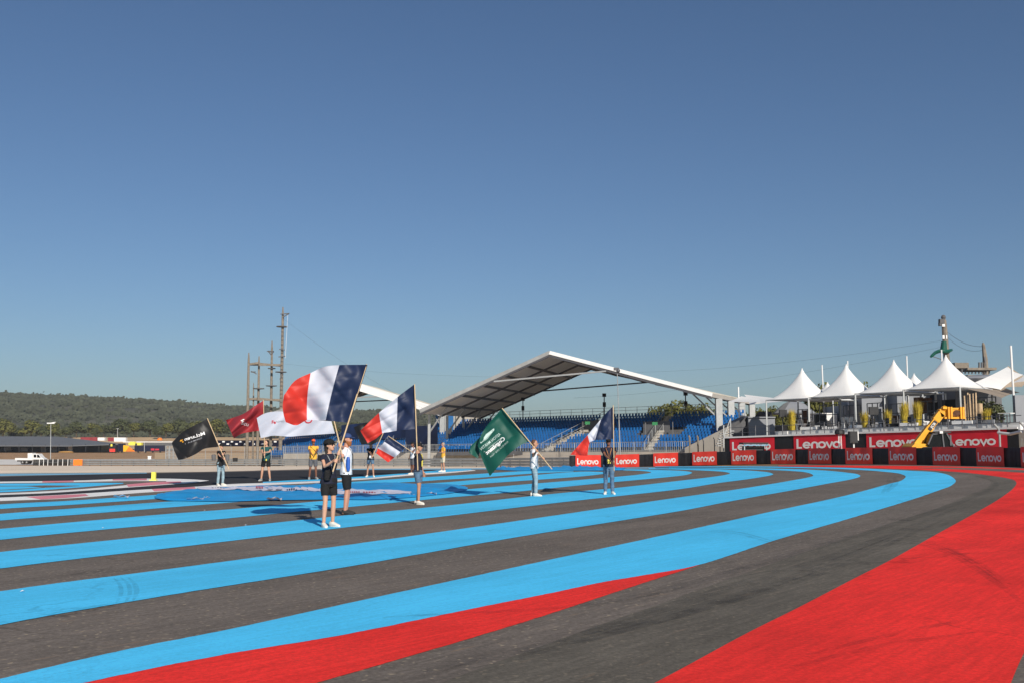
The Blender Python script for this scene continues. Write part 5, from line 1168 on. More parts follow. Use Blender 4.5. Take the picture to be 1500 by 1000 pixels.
b = at(219, 673, 330); simple('road_post', 'small white post on the pale strip left of the debris fence', 'post', M['white_paint'], lambda m: (m.box(b+V((0, 0, .4)), (1.0, .4, 1.6)), m.box(b+V((0, 0, 1.25)), (1.2, .5, .15))))
# graphics wall behind the black flag, gate and small black box
p = [at(318, 653, 200), at(410, 653, 192), at(410, 644, 192), at(318, 644, 200)]
root = thing('graphics_wall', p[0], 'low navy board with pale rectangles behind the black and red flags', 'board'); mb = MB(); mb.hexa([p[0], p[1], p[1]+bk, p[0]+bk, p[3], p[2], p[2]+bk, p[3]+bk]); mb.build('board', M['truck_navy'], root)
for k in range(14):
    u = 322+k*6.3; mb = MB(); q = at(u, 646 if k % 2 else 649.5, 190+ (410-u)/92*8); mb.box(q-V((0, .4, 0)), (.5, .04, .28)); mb.build('print', M['white_paint'], root)
root = thing('steel_gate', at(252, 675, 166), 'tall galvanised mesh gate behind the left edge of the black flag', 'gate'); mb = MB()
for u in (243, 248.5, 254, 260): mb.bar(at(u, 676, 166), at(u, 652, 166), .13)
for v in (652.5, 657, 662, 667, 672): mb.bar(at(243, v, 166), at(260, v, 166), .07)
for k in range(24): u = 243+k*.72; mb.bar(at(u, 676, 166.1), at(u, 652, 166.1), .022)
mb.build('frame', M['steel'], root)
c = at(344.5, 672.5, 150); root = thing('speaker_box', c-V((0, 0, .5)), 'small black box sitting behind the guard rail', 'box'); mb = MB(); mb.box(c, (.62, .5, .55)); mb.build('cabinet', M['black'], root); mb = MB(); mb.box(c+V((0, -.26, 0)), (.5, .03, .44)); mb.build('grille', M['rubber'], root)
for u in (313, 333): simple('bin', 'grey waste bin behind the guard rail, '+('left' if u < 320 else 'right')+' of the denim flag bearer', 'bin', M['grey_dark'], lambda m: (m.loft([(at(u, 674, 152), V((.3, 0, 0)), V((0, .3, 0))), (at(u, 665.5, 152), V((.34, 0, 0)), V((0, .34, 0))), (at(u, 664.8, 152), V((.2, 0, 0)), V((0, .2, 0)))], 12),))

# ------------------------------------------------------------------ rope course towers
def platform(root, u, v, d, r):
    c = at(u, v, d); mb = MB(); mb.loft([(c-V((0, 0, .12)), V((r*.35, 0, 0)), V((0, r*.35, 0))), (c-V((0, 0, .05)), V((r, 0, 0)), V((0, r, 0))), (c+V((0, 0, .08)), V((r, 0, 0)), V((0, r, 0)))], 12); mb.build('platform', M['grey_dark'], root)
DT = 175.0
root = thing('rope_course_tower', at(385, 668, DT), 'group of tall timber masts with crossbeams and round platforms behind the red flag', 'tower')
masts = [(361.5, 668, 364.5, 516, .26, 0), (377, 668, 379.5, 521, .24, 3), (396, 668, 398.5, 499, .26, 5), (410.5, 668, 414.5, 450, .30, 2), (370.5, 668, 371.5, 560, .16, 6)]
for u0, v0, u1, v1, w, o in masts:
    a, b = at(u0, v0, DT+o), at(u1, v1, DT+o); mb = MB(); mb.tube([a-V((0, 0, 2)), a.lerp(b, .5), a.lerp(b, .93), b], [w*1.15, w*.95, w*.7, w*.35], 9); mb.build('mast', M['wood'], root)
for (u0, v0, u1, v1, o) in ((365, 533, 412, 534, 2), (379, 532, 412, 535, 4), (363, 584, 411, 585, 2), (378, 583, 411, 586, 4), (365, 533, 379, 531, 1), (364, 584, 377, 583, 1)):
    mb = MB(); mb.bar(at(u0, v0, DT+o), at(u1, v1, DT+o), .42, .36); mb.build('crossbeam', M['wood'], root)
for u, v, r, o in ((379, 568.5, 1.0, 3), (397.5, 564.5, 1.0, 5), (411.5, 544.3, 1.0, 2), (413, 479, 1.0, 2), (396, 514, .55, 5), (398, 539, .7, 5), (371, 544, .45, 3)): platform(root, u, v, DT+o, r)
for (u0, v0, u1, v1) in ((411, 460.5, 424, 459.5), (415, 464.5, 423, 460), (391, 514, 401, 514), (393, 514, 397, 519), (401, 514, 397, 519), (368, 543, 376, 547), (408, 522, 418, 521), (409, 511, 417, 512), (410, 555, 414, 546)):
    mb = MB(); mb.bar(at(u0, v0, DT+1.5), at(u1, v1, DT+1.5), .16); mb.build('bracket', M['grey_dark'], root)
mb = MB()
for k in range(28): v = 480+k*6; u = 414+(v-450)*(-4/218); mb.bar(at(u-1.6, v, DT+1.6), at(u+2.2, v, DT+1.6), .07)
mb.build('rungs', M['grey_dark'], root)
mb = MB(); mb.bar(at(421.5, 462, DT+1), at(418, 524, DT+1), .04); mb.build('rope', M['white_paint'], root)
DR = 112.0
root = thing('climbing_tower', at(1385, 560, DR), 'grey climbing tower with a green spiral slide above the rightmost pointed tent', 'tower')
mb = MB(); mb.tube([at(1390, 600, DR), at(1387, 530, DR), at(1384, 488, DR), at(1382.5, 470, DR), at(1381, 466, DR)], [.42, .34, .30, .26, .12], 10); mb.build('trunk', M['wood'], root)
mb = MB(); c = at(1380.5, 472.5, DR); mb.box(c+V((-.15, -.1, .1)), (.5, .5, .5)); mb.ell(c+V((.1, -.1, .55)), (.28, 0, 0), (0, .28, 0), (0, 0, .3), 8, 4); mb.box(c+V((-.3, -.1, -.25)), (.3, .4, .35)); mb.build('head_platform', M['grey_dark'], root)
mb = MB(); mb.box(at(1382, 477, DR-.3), (.3, .1, .3)); mb.box(at(1382, 494, DR-.3), (.22, .1, .4)); mb.box(at(1386.5, 494, DR-.3), (.12, .1, .4)); mb.build('white_panels', M['white_paint'], root)
mb = MB(); pts = [at(u, v, DR-o) for u, v, o in ((1394, 512, -.6), (1389, 514, .5), (1383, 514, .8), (1376, 513.5, .7), (1370, 516, .6), (1365, 520.5, .6), (1363, 522.5, .6))]; mb.tube(pts, [.14, .22, .24, .20, .18, .16, .10], 8); mb.build('slide', M['green'], root)
mb = MB(); mb.loft([(at(1382.5, 513, DR), V((.42, 0, 0)), V((0, .42, 0))), (at(1383, 500, DR), V((.30, 0, 0)), V((0, .34, 0)))], 12); mb.build('slide_top', M['green'], root)
mb = MB(); mb.bar(at(1365, 521, DR-.5), at(1383, 527, DR-.3), .08); mb.build('slide_stay', M['grey_dark'], root)
root = thing('timber_pylon', at(1444, 552, 108), 'leaning tapered timber pylon above the lodge roof at right', 'tower'); mb = MB(); mb.tube([at(1444.5, 560, 108), at(1443, 525, 108), at(1440.5, 505, 108), at(1439.8, 501.5, 108)], [.38, .27, .17, .07], 8); mb.build('mast', M['wood'], root)
mb = MB(); mb.bar(at(1446.5, 549, 107.8), at(1442, 522, 107.8), .14); mb.build('stay', M['grey_dark'], root)
root = thing('timber_deck', at(1425, 552, 106), 'timber deck with a box hut beside the climbing tower', 'deck'); mb = MB(); a, b = at(1408, 541, 106), at(1450, 541, 106); mb.box((a+b)/2, ((b-a).length, 3, .25)); mb.box((a+b)/2+V((0, 0, -.75)), ((b-a).length, 3, .22)); mb.build('deck_floor', M['wood'], root)
mb = MB(); boxpx(mb, 1399, 530.5, 1419, 538.5, 106, 2); mb.build('hut', M['wood'], root)
for k in range(9): mb = MB(); u = 1409+k*5; mb.bar(at(u, 547, 105), at(u, 540, 105), .12); mb.build('post', M['grey_dark'], root)
for u in (1434.5, 1438.5): mb = MB(); mb.bar(at(u, 541, 105.5), at(u, 530, 105.5), .16); mb.build('stub_post', M['grey_dark'], root)
def cable(pts, r, label, m='steel_dark'):
    mb = MB(); mb.tube(pts, r, 5); tag(mb.build('cable', M[m]), label, 'cable')
def sagging(a, b, s, n=14): return [a.lerp(b, k/n)-V((0, 0, s*4*(k/n)*(1-k/n))) for k in range(n+1)]
cable(sagging(at(1379, 499, DR), at(905, 545, 150), .8), .010, 'thin zip line from the climbing tower down toward the big canopy')
cable(sagging(at(1379, 508, DR), at(840, 582, 165), 1.0), .010, 'lower thin zip line crossing above the grandstand')
cable(sagging(at(1386, 485, DR), at(1440, 507, 108), .5), .02, 'cable between the climbing tower and the timber pylon')
cable(sagging(at(1386, 492, DR), at(1440, 512, 108), .7), .016, 'lower cable between the climbing tower and the timber pylon')
cable(sagging(at(415, 467, DT), at(625, 600, 150), .8), .010, 'thin cable from the timber masts down behind the raised flags')
cable(sagging(at(415, 532, DT), at(800, 552, 150), .6), .008, 'thin level cable from the timber masts to the big canopy')

# ------------------------------------------------------------------ people
def person(label, feet_px, d=None, head=(1, 0), h=1.72, sex='m', skin='fair', top='c_navy', sleeve=.55, bottom='c_black', leg=.5, shoes='shoe_white',
           hair=None, cap=None, glasses=False, beard=None, hands=(None, None), look=None, voxel=.010, stance=.11, stagger=.0, tuck=False, extras=None, elbow_out=.35, pitch=0.0):
    """hands: (left, right) = (grip point, pole axis) or None; feet_px: middle between the feet, as seen"""
    g = ground(*feet_px); k = h/1.75
    f = V((head[0], head[1], 0)).normalized(); r = V((f.y, -f.x, 0)); up = V((0, 0, 1))
    root = thing('person', g, label, 'person', 'flag bearers and helpers on the painted runoff')
    W = lambda x, y, z: g+r*x*k+f*y*k+up*z*k
    hw = {'m': 1.0, 'f': .93}[sex]; sh = .195 if sex == 'm' else .168
    ankle = [W(-stance, -stagger, .085), W(stance, stagger, .085)]; hip = [W(-.088, 0, .92), W(.088, 0, .92)]
    knee = [(a*.52+b*.48)+f*.035*k+r*(.0) for a, b in zip(hip, ankle)]
    shp = [W(-sh, -.005, 1.415), W(sh, -.005, 1.415)]
    UA, FA = .285*k, .245*k
    arms = []
    for i, hd in enumerate(hands):
        S0 = shp[i]; sg = -1 if i == 0 else 1
        if hd is None: wr = S0+r*sg*.07*k+f*.06*k-up*.50*k; ax = None; p = None
        elif len(hd) == 1: wr = V(hd[0]); ax = None; p = None
        else:
            p, ax = V(hd[0]), V(hd[1]).normalized(); dv = p-S0; dv -= ax*dv.dot(ax); dv.normalize(); wr = p-dv*.085*k
        dv = wr-S0; L = min(dv.length, (UA+FA)*.985); dn = dv.normalized(); wr = S0+dn*L if dv.length > L else wr
        a = (UA*UA-FA*FA+L*L)/(2*L); hh = math.sqrt(max(0, UA*UA-a*a)); hint = -up*.9+r*sg*elbow_out-f*.25; hint -= dn*hint.dot(dn); hint.normalize()
        arms.append((S0, S0+dn*a+hint*hh, wr, p, ax, sg))
    tors_m = [(.80, .14, .10, 0), (.88, .168, .115, 0), (.96, .168, .115, 0), (1.07, .150, .102, .0), (1.18, .158, .108, .005), (1.29, .178, .116, .005), (1.37, .182, .105, 0), (1.425, .150, .08, -.008), (1.47, .075, .062, -.012)]
    tors_f = [(.80, .145, .10, 0), (.88, .172, .120, -.005), (.95, .168, .115, -.005), (1.07, .128, .092, .0), (1.17, .138, .10, .01), (1.27, .152, .118, .018), (1.36, .155, .095, .005), (1.42, .130, .072, -.005), (1.47, .062, .055, -.010)]
    TT = tors_m if sex == 'm' else tors_f
    ring = lambda z, w, d_, y, e=0: (W(0, y, z), r*(w+e)*k, f*(d_+e)*k)
    # ---- body: one continuous surface
    mb = MB()
    mb.loft([ring(*t) for t in TT], 16)
    for i in (0, 1):
        mb.tube([hip[i]+up*.02*k, hip[i].lerp(knee[i], .45), knee[i], knee[i].lerp(ankle[i], .35), ankle[i]], [q*k*hw for q in (.086, .074, .052, .054, .036)], 12)
        toe = ankle[i]+(f+r*(.25 if i else -.25)).normalized()*.15*k
        mb.loft([(ankle[i]-f*.05*k-up*.04*k, r*.03*k, up*.035*k), (ankle[i]-up*.035*k, r*.038*k, up*.045*k), (ankle[i].lerp(toe, .6)-up*.052*k, r*.042*k, up*.028*k), (toe-up*.06*k, r*.03*k, up*.02*k)], 10)
    for (S0, E, Wr, p, ax, sg) in arms:
        mb.tube([S0-r*sg*.03*k, S0+(E-S0)*.25, E, E.lerp(Wr, .35), Wr], [q*k*(1 if sex == 'm' else .85) for q in (.052, .046, .036, .037, .024)], 10)
        fd = (Wr-E).normalized()
        if ax is not None:
            dd = (p-Wr); dd -= ax*dd.dot(ax); dd.normalize(); s_ = ax.cross(dd).normalized(); s_ = s_ if s_.dot(r*sg) > 0 else -s_; s_ = s_   # palm on the outer side
            rp = .014; a_ = ax if ax.z > 0 else -ax
            kc = p-dd*.008*k+s_*(rp+.014)
            mb.loft([(Wr-dd*.01, a_*.026*k, s_*.018*k), (Wr.lerp(kc, .5)+s_*.004, a_*.038*k, s_*.016*k), (kc, a_*.042*k, s_*.014*k), (kc+dd*.012, a_*.038*k, s_*.010*k)], 10)
            for q, off in enumerate((.033, .011, -.011, -.032)):
                R0 = rp+.010; fr = (.0088, .0092, .009, .0078)[q]; end = (235, 250, 245, 225)[q]
                mb.tube([p+a_*off*k+(s_*math.cos(R(x))+dd*math.sin(R(x)))*R0*(1.25 if x < 40 else 1) for x in range(-5, end, 30)], fr*k*1.05, 7)
            mb.tube([Wr+dd*.02+a_*.022*k, Wr+dd*.05*k+a_*.046*k-s_*.012, p-s_*(rp+.008)+a_*.050*k-dd*.008, p-s_*(rp+.006)+a_*.046*k+dd*.018], [.013*k, .012*k, .0105*k, .008*k], 7)
        else:
            sd = fd.cross(f).normalized() if abs(fd.dot(f)) < .95 else fd.cross(up).normalized(); nn = sd.cross(fd)
            kc = Wr+fd*.085*k
            mb.loft([(Wr-fd*.01, nn*.025*k, sd*.018*k), (Wr+fd*.04*k, nn*.036*k, sd*.016*k), (kc, nn*.040*k, sd*.013*k), (kc+fd*.01*k, nn*.036*k, sd*.009*k)], 10)
            inn = -r*sg; inn -= fd*inn.dot(fd); inn.normalize()
            for q, off in enumerate((.030, .010, -.010, -.029)):
                L1 = (.070, .080, .074, .058)[q]*k; b0 = kc+nn*off*k
                mb.tube([b0, b0+fd*L1*.45+inn*.006, b0+fd*L1*.8+inn*.020, b0+fd*L1+inn*.034], [.009*k, .0086*k, .008*k, .0065*k], 7)
            mb.tube([Wr+fd*.025*k+nn*.022*k, Wr+fd*.055*k+nn*.046*k+inn*.010, Wr+fd*.085*k+nn*.056*k+inn*.022, Wr+fd*.105*k+nn*.054*k+inn*.03], [.013*k, .012*k, .010*k, .008*k], 7)
    lf = V((*(look or head), 0)).normalized(); lr = V((lf.y, -lf.x, 0)); lu = (up+lf*-pitch).normalized(); lf2 = (lf+up*pitch).normalized()
    hc = W(0, .012, 1.525)
    Hd = lambda x, y, z: hc+lr*x*k+lf2*y*k+lu*z*k
    mb.tube([W(0, -.02, 1.42), W(0, -.008, 1.49), Hd(0, -.005, .045)], [q*k*hw for q in (.064, .054, .052)], 12)
    skull = [(-.004, .026, .026, .058), (.018, .046, .056, .036), (.05, .060, .078, .018), (.09, .069, .089, .006), (.13, .075, .096, 0), (.17, .073, .093, -.004), (.20, .057, .074, -.006), (.221, .026, .036, -.006)]
    mb.loft([(Hd(0, y, z), lr*w*k, lf2*d_*k) for z, w, d_, y in skull], 16)
    mb.tube([Hd(0, .088, .122), Hd(0, .103, .098), Hd(0, .112, .080), Hd(0, .098, .072)], [.008*k, .011*k, .014*k, .010*k], 8)
    for sx in (-1, 1): mb.ell(Hd(sx*.076, -.008, .098), lr*.010*k, lf2*.018*k, lu*.030*k, 8, 4)
    mb.ell(Hd(0, .088, .050), lr*.024*k, lf2*.010*k, lu*.010*k, 8, 4)
    body = mb.build('body', [M['skin_'+skin], M['eye'], M['lip']], root, remesh=voxel)
    o0 = g; eyes = [Hd(sx*.031, .090, .112)-o0 for sx in (-1, 1)]; brow = [Hd(sx*.033, .094, .134)-o0 for sx in (-1, 1)]; mouth = Hd(0, .096, .050)-o0
    for pl in body.data.polygons:
        c = V(pl.center)
        if c.z < 1.45*k: continue
        if min((c-e).length for e in eyes) < .013*k: pl.material_index = 1
        elif min((c-e).length for e in brow) < .012*k and abs((c-brow[0]).dot(lu)) < .007: pl.material_index = 1
        elif abs((c-mouth).dot(lr)) < .024*k and abs((c-mouth).dot(lu)) < .008*k and (c-mouth).dot(lf2) > -.02: pl.material_index = 2
    # ---- clothes
    e = .014; mb = MB(); T2 = [t for t in TT if t[0] >= (.95 if tuck else .87)]
    mb.loft([ring(T2[0][0]-.02, T2[0][1], T2[0][2], T2[0][3], e+.008)]+[ring(*t, e) for t in T2[:-1]]+[ring(1.462, T2[-1][1]+.006, T2[-1][2]+.004, T2[-1][3], .002)], 18)
    for (S0, E, Wr, p, ax, sg) in arms:
        q = S0+(E-S0)*sleeve; mb.tube([S0-r*sg*.045*k+up*.004, S0+(E-S0)*.18, S0+(E-S0)*.18+(q-S0)*.5, q], [x*k*(1 if sex == 'm' else .88) for x in (.064, .064, .062, .064)], 12)
    # cloth folds
    shirt = mb.build('shirt', M[top], root, remesh=voxel*1.2)
    for v, nv in zip(shirt.data.vertices, [V(v.normal) for v in shirt.data.vertices]):
        n_ = noise.noise(v.co*9+g)*.010+noise.noise(V((v.co.x*6, v.co.y*6, v.co.z*22))+g)*.006; v.co += nv*n_
    mb = MB(); mb.loft([ring(.985, TT[2][1]-.012, TT[2][2]-.008, TT[2][3], .012), ring(.92, TT[1][1], TT[1][2], TT[1][3], .012), ring(.84, .155, .105, 0, .014), ring(.79, .135, .09, 0, .008)], 18)
    flare = .022 if leg < .9 else .014
    for i in (0, 1):
        path = [hip[i], hip[i].lerp(knee[i], .5), knee[i], knee[i].lerp(ankle[i], .5), ankle[i]+up*.01]; rr = [.094, .082+flare*.6, .062+flare*.5, .058+flare*.5, .050+flare*.3]
        pts, rad = [path[0]], [rr[0]]; n = 16
        for q in range(1, n+1):
            t = leg*q/n*4*(1.0 if leg >= .99 else 1); 
            if t > 4: t = 4
            j = min(int(t), 3); pts.append(path[j].lerp(path[j+1], t-j)); rad.append(rr[j]+(rr[j+1]-rr[j])*(t-j))
        if leg < .9: rad[-1] += .006
        mb.tube(pts, [x*k*hw for x in rad], 14)
    tr = mb.build('shorts' if leg < .9 else 'jeans', M[bottom], root, remesh=voxel*1.2)
    for v, nv in zip(tr.data.vertices, [V(v.normal) for v in tr.data.vertices]):
        n_ = noise.noise(v.co*8+g*2)*.008+noise.noise(V((v.co.x*5, v.co.y*5, v.co.z*26))+g)*(.007 if leg > .9 else .004); v.co += nv*n_
    for i in (0, 1):
        dd = (f+r*(.25 if i else -.25)).normalized(); sd = V((dd.y, -dd.x, 0)); a = V((ankle[i].x, ankle[i].y, g.z)); mb = MB()
        mb.loft([(a-dd*.075*k+up*.055*k, sd*.030*k, up*.050*k), (a-dd*.03*k+up*.062*k, sd*.042*k, up*.060*k), (a+dd*.04*k+up*.052*k, sd*.047*k, up*.050*k), (a+dd*.12*k+up*.038*k, sd*.050*k, up*.036*k), (a+dd*.185*k+up*.028*k, sd*.040*k, up*.026*k), (a+dd*.205*k+up*.024*k, sd*.018*k, up*.014*k)], 12)
        mb.loft([(a+up*.10*k, dd*.046*k, sd*.040*k), (a+up*.06*k, dd*.052*k, sd*.044*k)], 12)
        shoe = mb.build('shoe', M[shoes], root, remesh=.009)
        mb = MB(); mb.loft([(a+dd*.065*k+up*.0, dd*.145*k, sd*.050*k), (a+dd*.065*k+up*.022*k, dd*.142*k, sd*.052*k)], 16); mb.build('sole', M['shoe_white' if shoes != 'shoe_dark' else 'rubber'], shoe)
    # ---- hair, cap, glasses
    if hair:
        hm, style = hair; mb = MB()
        mb.loft([(Hd(0, -.030 if z < .16 else -.018, z), lr*w*k, lf2*d_*k) for z, w, d_ in ((.03, .060, .060), (.07, .078, .078), (.12, .084, .086), (.165, .083, .090), (.20, .068, .080), (.232, .036, .045))], 14)
        if style == 'long': mb.loft([(Hd(0, -.055, z), lr*w*k, lf2*d_*k) for z, w, d_ in ((.12, .080, .05), (.04, .082, .045), (-.06, .078, .035), (-.15, .060, .025), (-.20, .03, .015))], 12)
        if style == 'bun': mb.ell(Hd(0, -.125, .15), lr*.04*k, lf2*.04*k, lu*.045*k, 10, 5)
        mb.build('hair', M[hm], root, remesh=.010)
    if cap:
        mb = MB(); big = .012 if cap[1] == 'hat' else 0
        mb.loft([(Hd(0, -.004, z), lr*(w+big)*k, lf2*(d_+big)*k) for z, w, d_ in ((.138, .084, .104), (.165, .086, .106), (.195, .080, .098), (.222, .058, .072), (.240, .020, .025))], 18); c_ = mb.build('cap', M[cap[0]], root, smooth=True)
        mb = MB()
        if cap[1] == 'hat': mb.loft([(Hd(0, -.004, .142), lr*.155*k, lf2*.175*k), (Hd(0, -.004, .150), lr*.155*k, lf2*.175*k), (Hd(0, -.004, .158), lr*.09*k, lf2*.11*k)], 22)
        else: mb.loft([(Hd(0, .090, .146), lr*.078*k, lu*.010*k), (Hd(0, .135, .144), lr*.070*k, lu*.008*k), (Hd(0, .170, .136), lr*.048*k, lu*.006*k), (Hd(0, .182, .132), lr*.015*k, lu*.004*k)], 12)
        mb.build('brim', M[cap[0]], c_, smooth=True)
    if glasses:
        mb = MB()
        for sx in (-1, 1): mb.ell(Hd(sx*.034, .094, .112), lr*.032*k, lf2*.010*k, lu*.024*k, 10, 5); mb.bar(Hd(sx*.066, .085, .118), Hd(sx*.080, -.01, .112), .008)
        mb.bar(Hd(-.02, .101, .118), Hd(.02, .101, .118), .008); mb.build('sunglasses', M['eye'], root)
    if beard:
        mb = MB(); mb.loft([(Hd(0, y, z), lr*w*k, lf2*d_*k) for z, w, d_, y in ((-.045, .025, .022, .068), (-.015, .048, .048, .050), (.02, .062, .070, .036), (.055, .067, .083, .022), (.075, .066, .060, -.002))], 14); mb.build('beard', M[beard], root, remesh=.008)
    if extras: extras(root, W, r, f, up, k)
    return root
def lanyard(m, badge=None, drop=.30, y=.135):
    def fn(root, W, r, f, up, k):
        mb = MB(); mb.tube([W(-.075, -.03, 1.47), W(-.085, .08, 1.42), W(-.045, y, 1.30), W(0, y+.012, 1.40-drop), W(.045, y, 1.30), W(.085, .08, 1.42), W(.075, -.03, 1.47)], .008*k, 6); mb.build('lanyard', M[m], root)
        if badge: mb = MB(); mb.box(W(0, y+.02, 1.40-drop-.075), (.095*k, .012, .135*k), r, f, up); mb.build('pass_card', M[badge], root)
    return fn
def bag(m, x, y, z, s=(.20, .10, .22), strap=True):
    def fn(root, W, r, f, up, k):
        mb = MB(); mb.loft([(W(x, y, z-s[2]/2), r*s[0]*.42*k, f*s[1]*.42*k), (W(x, y, z-s[2]*.3), r*s[0]*.5*k, f*s[1]*.5*k), (W(x, y, z+s[2]*.3), r*s[0]*.48*k, f*s[1]*.48*k), (W(x, y, z+s[2]/2), r*s[0]*.36*k, f*s[1]*.3*k)], 12); b = mb.build('bag', M[m], root)
        if strap: mb = MB(); mb.tube([W(x, y, z+.08), W(x*.3, .15, 1.22), W(-x*.5, .10, 1.42), W(-x*.55, -.04, 1.46)], .011*k, 6); mb.build('strap', M[m], b)
    return fn
def both(*fs):
    def fn(*a):
        for x in fs: x(*a)
    return fn
def axis(a, b): return (V(a)-V(b)).normalized()

# flag poles as seen: top, bottom, and their distances
def polept(top, bot, v):
    s = (v-top[1])/(bot[1]-top[1]); return V(P3(top)).lerp(V(P3(bot)), s)
def P3(t): return at(*t)
POLE = {
    'P1': ((537, 533, 19.55), (487.5, 690, 19.15)), 'P2': ((489, 614, 22.55), (507, 690, 22.35)), 'P3': ((607.3, 562, 26.1), (612, 688, 26.1)), 'P4': ((574, 606, 47.2), (544, 671, 47.1)),
    'P6': ((386, 585, 42.9), (387.6, 670, 42.9)), 'P7': ((303.8, 612, 38.0), (335.6, 687, 38.0)), 'P8': ((735.4, 597, 30.3), (808.6, 686.5, 30.3)), 'P9': ((898.2, 592.5, 31.3), (899.5, 689, 31.35)), 'P3b': ((569, 638, 51.4), (608, 664, 51.4))}
# slide the poles to the depth of the hands: each person's hands lie on them
def grip(key, v):
    t, b = POLE[key]; return (polept(t, b, v), axis(P3(t), P3(b)))

person('woman in a wide black hat, navy shirt and black shorts holding the biggest national flag', (480.5, 771.5), head=(.66, -.75), h=1.70, sex='f', skin='fair', top='c_navy', sleeve=.42, bottom='c_black', leg=.36, hair=('hair_dark', 'long'), cap=('c_black', 'hat'), glasses=True,
       hands=(grip('P1', 664), grip('P1', 675)), voxel=.008, stance=.12, stagger=.03, extras=both(lanyard('shoe_grey', None, .34), bag('c_black', .12, .14, 1.04, (.14, .10, .2), False)), pitch=.12, look=(.95, -.3))
person('bearded man in a blue cap, white shirt and black shorts holding the white flag', (506, 753), head=(.96, .05), h=1.84, sex='m', skin='red', top='c_white', sleeve=.62, bottom='c_black', leg=.47, shoes='shoe_dark', cap=('cap_blue', 'cap'), beard='beard_red', hair=('hair_brown', 'short'),
       hands=(grip('P2', 652), grip('P2', 667)), voxel=.008, extras=both(lanyard('c_black', None, .4), bag('lanyard_blue', .19, .06, 1.10, (.09, .09, .30), False)), look=(.97, -.25))
person('woman in a dark cap, navy shirt and denim shorts with the vertical flag pole', (612, 738), head=(.95, -.3), h=1.63, sex='f', skin='tan', top='c_navy', sleeve=.5, bottom='denim', leg=.37, cap=('c_black', 'cap'), hair=('hair_dark', 'short'),
       hands=(None, grip('P3', 662)), voxel=.008, stance=.07, stagger=.05, tuck=True, extras=bag('badge', .06, .15, 1.16, (.07, .03, .16), True))
person('person in a white shirt and dark cap half hidden behind the woman with denim shorts', (604.5, 694), head=(-.8, -.6), h=1.68, sex='m', skin='brown', top='c_white', bottom='c_grey', leg=.5, cap=('c_black', 'cap'), hair=('hair_dark', 'short'), hands=(grip('P3b', 661.5), None), voxel=.011)
person('dark haired woman in a black top and denim shorts below a red flag end', (542.5, 698), head=(.05, -1), h=1.66, sex='f', skin='tan', top='c_black', bottom='denim', leg=.33, hair=('hair_dark', 'long'), hands=(grip('P4', 664), grip('P4', 667.5)), voxel=.011, stance=.16, extras=bag('c_white', 0, .2, 1.02, (.12, .05, .12), False))
person('man in a yellow shirt, orange cap and grey shorts with a black shoulder bag', (458, 701), head=(.35, -.93), h=1.80, sex='m', skin='brown', top='c_yellow', bottom='c_grey', leg=.46, shoes='shoe_grey', cap=('cap_orange', 'cap'), hair=('hair_dark', 'short'),
       hands=((at(461, 664.5, 45.0),), (at(458, 667, 45.0),)), voxel=.011, stance=.15, extras=bag('c_black', -.27, .02, .93, (.16, .12, .26)))
person('man in a teal shirt and black shorts holding the crimson flag pole upright', (389, 703.5), head=(-.05, -1), h=1.76, sex='m', skin='fair', top='c_teal', bottom='c_black', leg=.40, shoes='shoe_grey', hair=('hair_dark', 'short'), look=(-.6, -.8), hands=(grip('P6', 662), grip('P6', 665.5)), voxel=.011, stance=.19, extras=bag('badge', -.05, .15, .90, (.06, .02, .08), False), elbow_out=.9)
person('woman in a black top and jeans with a waist bag holding the black flag', (322.5, 710.5), head=(.75, -.66), h=1.60, sex='f', skin='fair', top='c_black', bottom='denim_pale', leg=1.0, hair=('hair_dark', 'bun'), cap=('c_black', 'cap'), hands=(grip('P7', 665), grip('P7', 671.5)), voxel=.010, stance=.12, extras=bag('c_black', .10, .15, .90, (.20, .10, .17), False))
person('man in a white shirt and pale jeans holding the slanted green flag', (782.5, 726), head=(1, -.08), h=1.73, sex='m', skin='tan', top='c_white', bottom='denim_pale', leg=1.0, hair=('hair_brown', 'short'), hands=(grip('P8', 671), grip('P8', 659.5)), voxel=.008, stance=.08, stagger=.05)
person('man in a dark shirt and jeans with a yellow pass before the red banners', (892, 723.5), head=(.02, -1), h=1.79, sex='m', skin='brown', top='c_navy', sleeve=.55, bottom='denim', leg=1.0, shoes='shoe_white', cap=('c_black', 'cap'), hair=('hair_dark', 'short'), glasses=True, hands=(grip('P9', 671.5), grip('P9', 678.5)), voxel=.008, stance=.11, extras=lanyard('lanyard_orange', 'badge', .30))
person('grey haired man in a yellow shirt and beige shorts standing alone before the beige wall', (649, 690.5), head=(-.9, -.45), h=1.66, sex='m', skin='tan', top='c_yellow', bottom='c_beige', leg=.45, hair=('hair_grey', 'short'), hands=((at(645.2, 661.5, 56.6),), (at(645.8, 664, 56.2),)), voxel=.012, stance=.12, stagger=.04)

